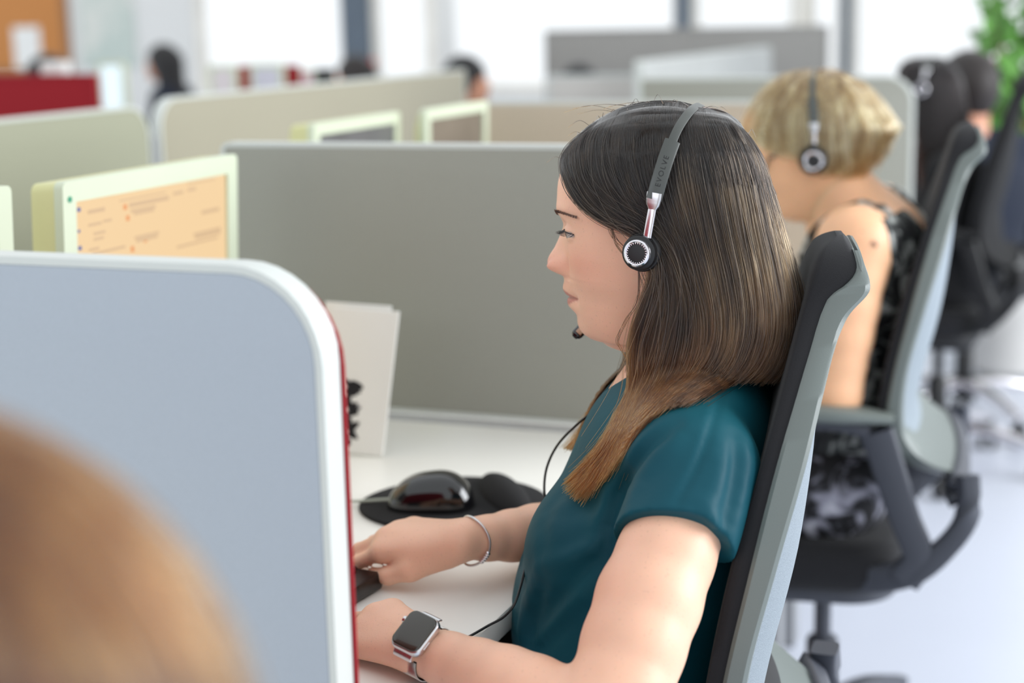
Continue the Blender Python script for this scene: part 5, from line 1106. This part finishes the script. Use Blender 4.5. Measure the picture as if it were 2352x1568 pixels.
Sk.build('body', M['skin_mid'], dark, extra=(khd, hf), attr=zero)
Bk = SDF(FK, (-.30, -.27, .45), (.25, .27, 1.08), .007); Bk.ell(lk(2195, 480, 0), (.12, .165, .16), .03); Bk.ell(lk(2190, 590, 0), (.135, .165, .15), .05)
for s_ in (1, -1): Bk.cone(lk(2190, 385, 0) + V(0, .05 * s_, 0), V(ks[0], ks[1] * s_, ks[2]), .055, .056, .04); Bk.cone(V(ks[0], ks[1] * s_, ks[2]), V(ke[0], ke[1] * s_, ke[2]), .057, .05, .02)
Bk.build('top', M['black_top'], dark)
def seated_legs(fr, o, mat, z=.52, h=.009):
    Q = SDF(fr, (-.25, -.26, .0), (.62, .26, .72), h); Q.ell((-.05, 0, z + .03), (.15, .17, .12), .03)
    for s_ in (1, -1): Q.cone((-.03, .09 * s_, z + .02), (.40, .10 * s_, z), .09, .065, .03); Q.cone((.40, .10 * s_, z), (.38, .10 * s_, .07), .062, .042, .02); Q.cone((.37, .10 * s_, .036), (.52, .11 * s_, .028), .034, .026, .02)
    Q.build('trousers', mat, o)
seated_legs(FK, dark, M['black_top'])
kvol = hair_volume(FK, [(128, 0), (134, .03), (150, .06), (190, .085), (260, .09), (540, .10)], [(128, 2100), (150, 2060), (190, 2050), (260, 2060), (540, 2090)], [(128, 2160), (150, 2195), (190, 2212), (260, 2222), (400, 2240), (540, 2235)])
khair = hair_shell(FK, kvol, [(131, 2100, 2160), (140, 2075, 2185), (160, 2060, 2200), (185, 2060, 2208), (205, 2088, 2214), (240, 2110, 2220), (300, 2122, 2228), (400, 2130, 2238), (500, 2140, 2232), (530, 2150, 2225)], 'hair', M['black_hair'], dark, k=.92)
kg = [[(2120, 131), (2075, 160), (2062, 200), (2078, 225)], [(2126, 131), (2095, 165), (2088, 210), (2105, 250)], [(2132, 131), (2118, 170), (2112, 240), (2118, 330), (2122, 450)], [(2140, 131), (2150, 180), (2150, 260), (2152, 380), (2155, 520)], [(2150, 131), (2180, 180), (2188, 260), (2198, 380), (2198, 525)], [(2156, 132), (2196, 175), (2212, 250), (2228, 380), (2226, 520)]]
strands('hair_strands', simple_hair(FK, kvol, kg, 2600, 18, 31), M['black_strand'], khair, .0008, .0005)
headset('headset on the black-haired woman beyond the beige screens', FK, (2116, 205, .098), .023, (2122, 182, .098), (2125, 168, .096), [(2127, 162, .094), (2131, 150, .078), (2136, 138, .05), (2142, 129, .0)], GH, tilt=(-.1, 0))
ch3 = make_chair('black office chair with chrome star base behind the blonde woman chair', 'black office chairs', 'black_cloth', 'black_plastic', 'black_cloth', 'chrome'); place_chair(ch3, FK, -.05)

# ---- simpler people further off
def far_person(label, fr, top, hair_mat_, cloth, skin, long_hair=0.0, face_turn=0.0, cname='top', lean=0.0, bulk=1.0, legs=True, cut=True):
    """seated person: head top at height `top`, facing fr.f"""
    o = thing('person', label, 'person', fr.W(0, 0, 0)); c = np.array([0 + lean * .3, 0, top - .125]); Q = SDF(fr, (-.32, -.37, top - .70), (.50, .37, top + .02), .008)
    Q.ell(c, (.095, .073, .108), .01); Q.ell(c + V(.055, 0, -.055), (.045, .048, .055), .03); Q.ell(c + V(.098, 0, -.015), (.016, .012, .022), .012); Q.cone(c + V(-.02, 0, -.07), c + V(-.05, 0, -.20), .052, .058, .03)
    for s_ in (1, -1):
        Q.ell(c + V(-.005, .074 * s_, -.02), (.018, .010, .03), .006); Q.ell(c + V(.085, .030 * s_, .002), (.012, .013, .010), .006, 'sub')
        a = c + V(-.06, .165 * s_ * bulk, -.205); Q.cone(c + V(-.055, 0, -.19), a, .04, .04, .03); e = c + V(.00, .22 * s_ * bulk, -.46); w_ = c + V(.24, .12 * s_, -.44); Q.chain([a, e], [.05, .042], .02, 5); Q.chain([e, w_], [.04, .025], .02, 5); hand(Q, w_, (1, 0, -.1), (0, 0, 1), s_, 1.0, .4)
    Q.build('body', skin, o, attr=zero)
    B_ = SDF(fr, (-.34, -.37, top - .74), (.30, .37, top - .06), .008); B_.ell(c + V(-.06, 0, -.32), (.125, .165 * bulk, .17), .03); B_.ell(c + V(-.03, 0, -.50), (.14, .165 * bulk, .15), .05)
    for s_ in (1, -1): a = c + V(-.06, .165 * s_ * bulk, -.205); e = c + V(.00, .22 * s_ * bulk, -.46); B_.cone(c + V(-.055, .05 * s_, -.165), a, .06, .062, .03); B_.cone(a, e, .062, .052, .02); B_.cone(e, c + V(.16, .15 * s_, -.455), .05, .04, .02)
    B_.build(cname, cloth, o, smooth_iter=3)
    H_ = SDF(fr, (-.30, -.2, top - .50), (.2, .2, top + .04), .007); H_.ell(c + V(-.012, 0, .018), (.108, .086, .112), .02); H_.cone(c + V(.15, 0, -.10), c + V(.16, 0, .01), .085, .07, .02, 'sub')
    for s_ in (1, -1): H_.cone(c + V(.09, .05 * s_, -.10), c + V(.10, .05 * s_, -.02), .05, .045, .02, 'sub')
    if long_hair: H_.cone(c + V(-.06, 0, .0), c + V(-.08, 0, -long_hair), .085, .075, .05); H_.cone(c + V(-.03, .06, -.02), c + V(-.05, .08, -long_hair), .04, .04, .03); H_.cone(c + V(-.03, -.06, -.02), c + V(-.05, -.08, -long_hair), .04, .04, .03)
    H_.fold([c + V(-.1, 0, .09), c + V(0, .02, .13), c + V(.08, .03, .09)], -.004, .008)
    H_.build('hair', hair_mat_, o)
    if legs: seated_legs(fr, o, M['black_top'], .50, .012)
    return o
def frame_at(px, D, deg): return Frame(px, 200, D, deg)
M['navy'] = mk('navy_jacket_cloth', (22, 30, 46), .9, var=.12); M['red_top'] = mk('red_jersey', (190, 40, 44), .9, var=.1); M['brown_hair'] = hair_under_mat('dark_brown_far_hair', (34, 26, 24))
M['grey_shirt'] = mk('grey_shirt', (110, 108, 104), .9); M['white_shirt'] = mk('white_shirt', (190, 188, 186), .9)
far_person('dark-haired person in a navy jacket at the right edge, beyond the black-haired woman', frame_at(2218, 4.95, 64), 1.17, M['brown_hair'], M['navy'], M['skin_mid'], .0, cname='jacket', bulk=1.3)
ch4 = thing('stool', 'black swivel seat with chrome star base under the person in the navy jacket', 'stool', (0, 0, 0))
for k_ in children(ch3):
    if k_.name.split('.')[0] not in ('back_frame', 'back_cushion', 'back_mesh', 'back_bracket', 'arm_support', 'armrest'): copy_tree(k_, ch4)
place_chair(ch4, frame_at(2225, 4.95, 64), -.02)
far_person('dark-haired man at the bright window, right of the white column, facing right', frame_at(1072, 7.4, 195), 1.135, M['black_hair'], M['grey_shirt'], M['skin_mid'], cname='shirt')
far_person('person whose dark hair just shows over the low screens before the tall grey screen', frame_at(1330, 6.4, 95), 1.115, M['black_hair'], M['grey_shirt'], M['skin_mid'], cname='shirt')
far_person('long-dark-haired woman in navy top in front of the white wall, far left', frame_at(375, 10.3, 15), 1.185, M['black_hair'], M['navy'], M['skin_mid'], .22)
far_person('dark-haired person by the dark blue-grey window post, facing left', frame_at(812, 9.2, 15), 1.11, M['brown_hair'], M['red_top'], M['skin'], .05)
far_person('person whose dark hair top shows below the cork board', frame_at(118, 7.8, 150), 1.175, M['black_hair'], M['white_shirt'], M['skin_mid'], cname='shirt')

# ------------------------------------------------------------------ far office furniture
def flat_panel(label, px0, px1, pytop, D, mat, h=.45, name='desk_screen', cat='desk screen', group='far desk screens', thick=.03, trim=True, ztop=None):
    """upright screen across the view, axis along the benches' cross direction"""
    a = P(px0, pytop, D); n_ = float(a @ E2); b = at_plane(px1, pytop, E2 * n_, E2); c0, c1 = float(-a @ E1), float(-b @ E1); zt = ztop or (a[2] + b[2]) / 2
    o = thing(name, label, cat, L((c0 + c1) / 2, n_, 0), group); fn = lambda x, z, t: L(x, n_ + t, z)
    out = roundrect(c0, c1, zt - h, zt, .012); ins = roundrect(c0 + .012, c1 - .012, zt - h + .012, zt - .012, .004)
    MB().prism(ins, fn, .002, thick - .002, .002).build('fabric', mat, o); MB().ringframe(out, ins, fn, 0, thick).build('edge_trim', M['trim_white'] if trim else mat, o)
    for c in (c0 + .08, c1 - .08): MB().box(L(c, n_ + thick / 2, (zt - h) / 2), (.05, thick, zt - h), .004, ax=AXB).build('leg', M['steel_grey'], o)
    return o
flat_panel('dark red screen at the left edge behind the greenish screen', -200, 214, 172, 5.4, M['red_fabric'], .5, trim=False)
flat_panel('tall grey screen before the windows, behind the low screens', 1250, 1902, 64, 7.6, mk('mid_grey_fabric', (150, 148, 144), .9, var=.03), 1.0, trim=False)
flat_panel('low whitish screen in front of the tall grey screen', 1255, 1490, 172, 5.9, mk('pale_grey_fabric', (196, 192, 186), .9), .4)
flat_panel('small bright red screen right of the head by the dark window post', 828, 858, 136, 9.9, mk('bright_red_fabric', (206, 70, 66), .9), .4, trim=False)
flat_panel('low dark red screen below the bright window, behind the long screen', 545, 682, 150, 6.6, M['red_fabric'], .4, trim=False)
fs2 = lambda a, b, t: L(t, a, b)
panel('pale grey screen running back beyond the beige one, left of the blonde head', fs2, 5.0, 6.9, .70, 1.155, (0, 0, .02, .02), -1.50, -1.53, mk('pale_grey_fabric_far', (186, 188, 186), .9), M['screen_fabric'], 'far desk screens', L(-1.5, 5.9, .7))
S_COOL = mk_emit('cool_white_lit_screen', (222, 240, 250), 1.0)
def far_monitor(label, px0, px1, pytop, D, mscr, h, side=M['monitor_white']):
    a = P(px0, pytop, D); n_ = float(a @ E2); b = at_plane(px1, pytop, E2 * n_, E2); c0, c1 = float(-a @ E1), float(-b @ E1); zt = a[2]; o = thing('monitor', label, 'monitor', L((c0 + c1) / 2, n_, ZD), 'far monitors'); fn = lambda x, z, t: L(x, n_ + t, z)
    out = roundrect(c0, c1, zt - h, zt, .008); ins = roundrect(c0 + .015, c1 - .015, zt - h + .015, zt - .015, .002)
    MB().ringframe(out, ins, fn, 0, .02).build('bezel', side, o); MB().prism(ins, fn, .003, .012).build('screen', mscr, o, smooth=0); MB().prism(roundrect(c0 + .01, c1 - .01, zt - h + .01, zt - .01, .006), fn, .013, .04, .004).build('housing', side, o)
    m_ = L((c0 + c1) / 2, n_ + .04, 0); MB().tube([m_ + UZ * (zt - h * .6), m_ + UZ * (ZD + .02)], .02, 10).build('stand', M['steel_grey'], o); MB().lathe([(.1, 0), (.1, .008), (.03, .02)], m_ + UZ * (ZD + .001), 20).build('foot', M['steel_grey'], o)
    return o
far_monitor('bright white monitor beside the dark red screen at the left', 222, 284, 142, 5.8, S_COOL, .24)
far_monitor('pale monitor below the bright window, right of the navy-dressed woman', 478, 540, 150, 6.2, mk('pale_screen', (214, 206, 208), .4), .24)
far_monitor('pale monitor before the low dark red screen', 572, 648, 147, 6.3, mk('pale_screen_violet', (206, 204, 216), .4), .24)
far_monitor('black monitor below the window, left of the window post', 722, 764, 158, 6.5, M['black_plastic'], .24, M['black_plastic'])
far_monitor('pink screened monitor between the red screen and the black monitor', 690, 720, 160, 7.1, mk('pink_screen', (206, 140, 176), .5), .24)
tag(MB().box(P(128, 158, 5.36) - UZ * .0, (.10, .04, .05), .006, ax=AXB).build('paper_box', M['paper']), 'small white box on top of the dark red screen at the left', 'box')
for lab, px, D, w0, w1 in [('far white desk behind the dark red screen at the left', 250, 6.0, .35, .35), ('far white desk under the pale monitors below the window', 610, 6.6, .5, .5)]:
    p = P(px, 300, D); n_ = float(p @ E2); c_ = float(-p @ E1); desk(lab, n_ - .35, n_ + .35, c_ - w0, c_ + w1, 'far white desks')
# ------------------------------------------------------------------ plant by the right window
pp = P(2345, 60, 5.6); pl = thing('potted_plant', 'tall leafy green plant in a pot by the right window', 'plant', (pp[0], pp[1], 0))
MB().lathe([(.10, 0), (.13, .02), (.16, .30), (.165, .32), (.15, .32), (.14, .28)], (pp[0], pp[1], 0), 28).build('pot', mk('white_ceramic', (210, 208, 204), .4), pl)
rl = np.random.default_rng(17); stm = MB(); lf = MB()
for i in range(9):
    a = rl.uniform(0, 6.28); top_ = np.array([pp[0] + rl.normal() * .10, pp[1] + rl.normal() * .10, rl.uniform(1.25, 1.65)]); b0 = np.array([pp[0] + .05 * math.cos(a), pp[1] + .05 * math.sin(a), .28]); pth = catmull([b0, (b0 + top_) / 2 + rl.normal(size=3) * .05, top_], 20); stm.tube(pth, [.008, .003], 6, m=14)
    for j in range(26):
        q = pth[rl.integers(8, 20)] + rl.normal(size=3) * .015; d = unit(rl.normal(size=3) + V(0, 0, -.2)); u = unit(np.cross(d, rl.normal(size=3))); nn = np.cross(d, u); ln = rl.uniform(.05, .10); pts = []
        for t in np.linspace(0, 1, 7): w_ = .36 * ln * math.sin(math.pi * min(1, t * .96 + .02)) ** .8; c_ = q + d * ln * t + nn * (-.25 * ln * t * t); pts.append((c_ - u * w_ + nn * w_ * .3, c_, c_ + u * w_ + nn * w_ * .3))
        lf.rings(pts, False, False)
stm.build('stem', mk('green_stem', (90, 110, 60), .7), pl); lm = mk('green_leaf', (96, 150, 66), .5, var=.3, vscale=9); lm.node_tree.nodes['Principled BSDF'].inputs['Transmission Weight'].default_value = .0
lf.build('foliage', lm, pl, smooth=60)
pf_ = P(2345, 225, 6.6); fp = thing('potted_plant', 'small plant with pink flowers below the green leaves by the right window', 'plant', (pf_[0], pf_[1], .78)); fm = MB()
M['pink'] = mk('pink_petals', (206, 120, 160), .6, var=.2)
tag(MB().box((pf_[0], pf_[1], .39), (.5, .4, .775), .01).build('cabinet', M['trim_white']), 'white cabinet under the pink flowers by the right window', 'cabinet')
MB().lathe([(.06, .781), (.08, .80), (.09, .93), (.095, .94), (.08, .93)], (pf_[0], pf_[1], 0), 24).build('pot', mk('terracotta', (176, 120, 90), .7), fp); gs = MB()
for i in range(34):
    q = np.array([pf_[0], pf_[1], .93]) + V(rl.normal() * .075, rl.normal() * .06, rl.uniform(.03, .20)); gs.tube([V(pf_[0], pf_[1], .90), (q + V(pf_[0], pf_[1], .95)) / 2, q], .0025, 5, m=6)
    fm = MB()
    for t in range(5): a = t * 1.2566 + i; d = V(math.cos(a), math.sin(a) * .6, .35 + .2 * math.sin(a * 2)); fm.ball(q + d * .014, (.013, .009, .005), 8, 6, ax=np.array([unit(d), unit(np.cross(d, UZ)), unit(np.cross(d, np.cross(d, UZ)))]))
    fm.build('flower', M['pink'], fp)
gs.build('stem', M['ink'] if False else mk('leaf_stem', (84, 120, 62), .7), fp)

# ------------------------------------------------------------------ the brown-haired person right in front of the camera
FGR = Frame(-440, 1885, .50, 12); WG = FGR.W; gz = FGR.O[2]
fgp = thing('person', 'blurred person with long golden brown hair, close to the camera at the lower left', 'person', WG(0, 0, 0))
fh = turn_head(EAR, np.array([-.012, 0, gz - .022]), 0, .92); Sg = SDF(FGR, (-.26, -.26, gz - .62), (.5, .26, gz + .02), .006); Sg.cone((-.03, 0, gz - .08), (-.06, 0, gz - .20), .05, .06, .03)
Bg = SDF(FGR, (-.28, -.27, gz - .75), (.25, .27, gz - .08), .008); Bg.ell((-.06, 0, gz - .36), (.11, .16, .16), .03); Bg.ell((-.03, 0, gz - .52), (.13, .16, .15), .05)
for s_ in (1, -1):
    a = V(-.06, .16 * s_, gz - .25); e = V(.02, .19 * s_, gz - .46); w_ = V(.24, .10 * s_, gz - .36); w_[2] = max(w_[2], .79); Sg.chain([a, e], [.048, .04], .02, 6); Sg.chain([e, w_], [.039, .022], .02, 6); hand(Sg, w_, (1, 0, -.1), (0, 0, 1), s_, .95, .4)
    Bg.cone((-.055, .05 * s_, gz - .20), a, .055, .058, .03); Bg.cone(a, a * .4 + e * .6, .058, .052, .02)
Sg.build('body', M['skin'], fgp, extra=(fh, hf), attr=zero); Bg.build('top', M['grey_shirt'], fgp)
seated_legs(FGR, fgp, M['black_top'], .50, .010)
M['fg_under'] = hair_under_mat('golden_brown_hair_mass', (84, 50, 28)); Hg = SDF(FGR, (-.22, -.2, gz - .40), (.16, .2, gz + .16), .006)
c = np.array([-.015, 0, gz + .012]); Hg.ell(c, (.112, .094, .118), .02)
for s_ in (1, -1): Hg.cone((-.05, .05 * s_, gz - .02), (-.06, .07 * s_, gz - .28), .055, .05, .04); Hg.cone((.10, .04 * s_, gz - .08), (.115, .03 * s_, gz - .005), .05, .046, .02, 'sub')
Hg.cone((-.06, 0, gz), (-.075, 0, gz - .28), .075, .065, .04); Hg.cone((.14, 0, gz - .12), (.14, 0, gz), .07, .06, .02, 'sub')
ghair = Hg.build('hair', M['fg_under'], fgp)
M['fg_strand'] = hair_mat('golden_brown_hair', [(0, (62, 36, 20)), (.5, (92, 54, 28)), (1, (140, 90, 46))], .35, light=[(0, (84, 50, 28)), (1, (170, 118, 66))])
rg = np.random.default_rng(41); n_, m_ = 5000, 16; a_ = rg.uniform(-math.pi * .86, math.pi * .86, n_); t = np.linspace(0, 1, m_)[None]; ph_ = np.minimum(1, t * 1.9) * (math.pi / 2); ca, sa = np.cos(a_ + math.pi)[:, None], np.sin(a_ + math.pi)[:, None]
rad = np.sin(ph_); zz_ = c[2] + .121 * np.cos(ph_) - np.clip(t - .526, 0, 1) / .474 * .27 * rg.uniform(.8, 1, (n_, 1)) * np.where(np.abs(a_) < 2.1, 1, .25)[:, None]
pts = np.stack([c[0] + .115 * rad * ca - .03 * np.clip(t - .5, 0, 1), c[1] + .097 * rad * sa, zz_], -1) + wave(n_, m_, .006, rg) * np.array([1, 1, 0])
strands('hair_strands', FGR.to_world(pts.reshape(-1, 3)).reshape(n_, m_, 3), M['fg_strand'], ghair, .0005, .0003)
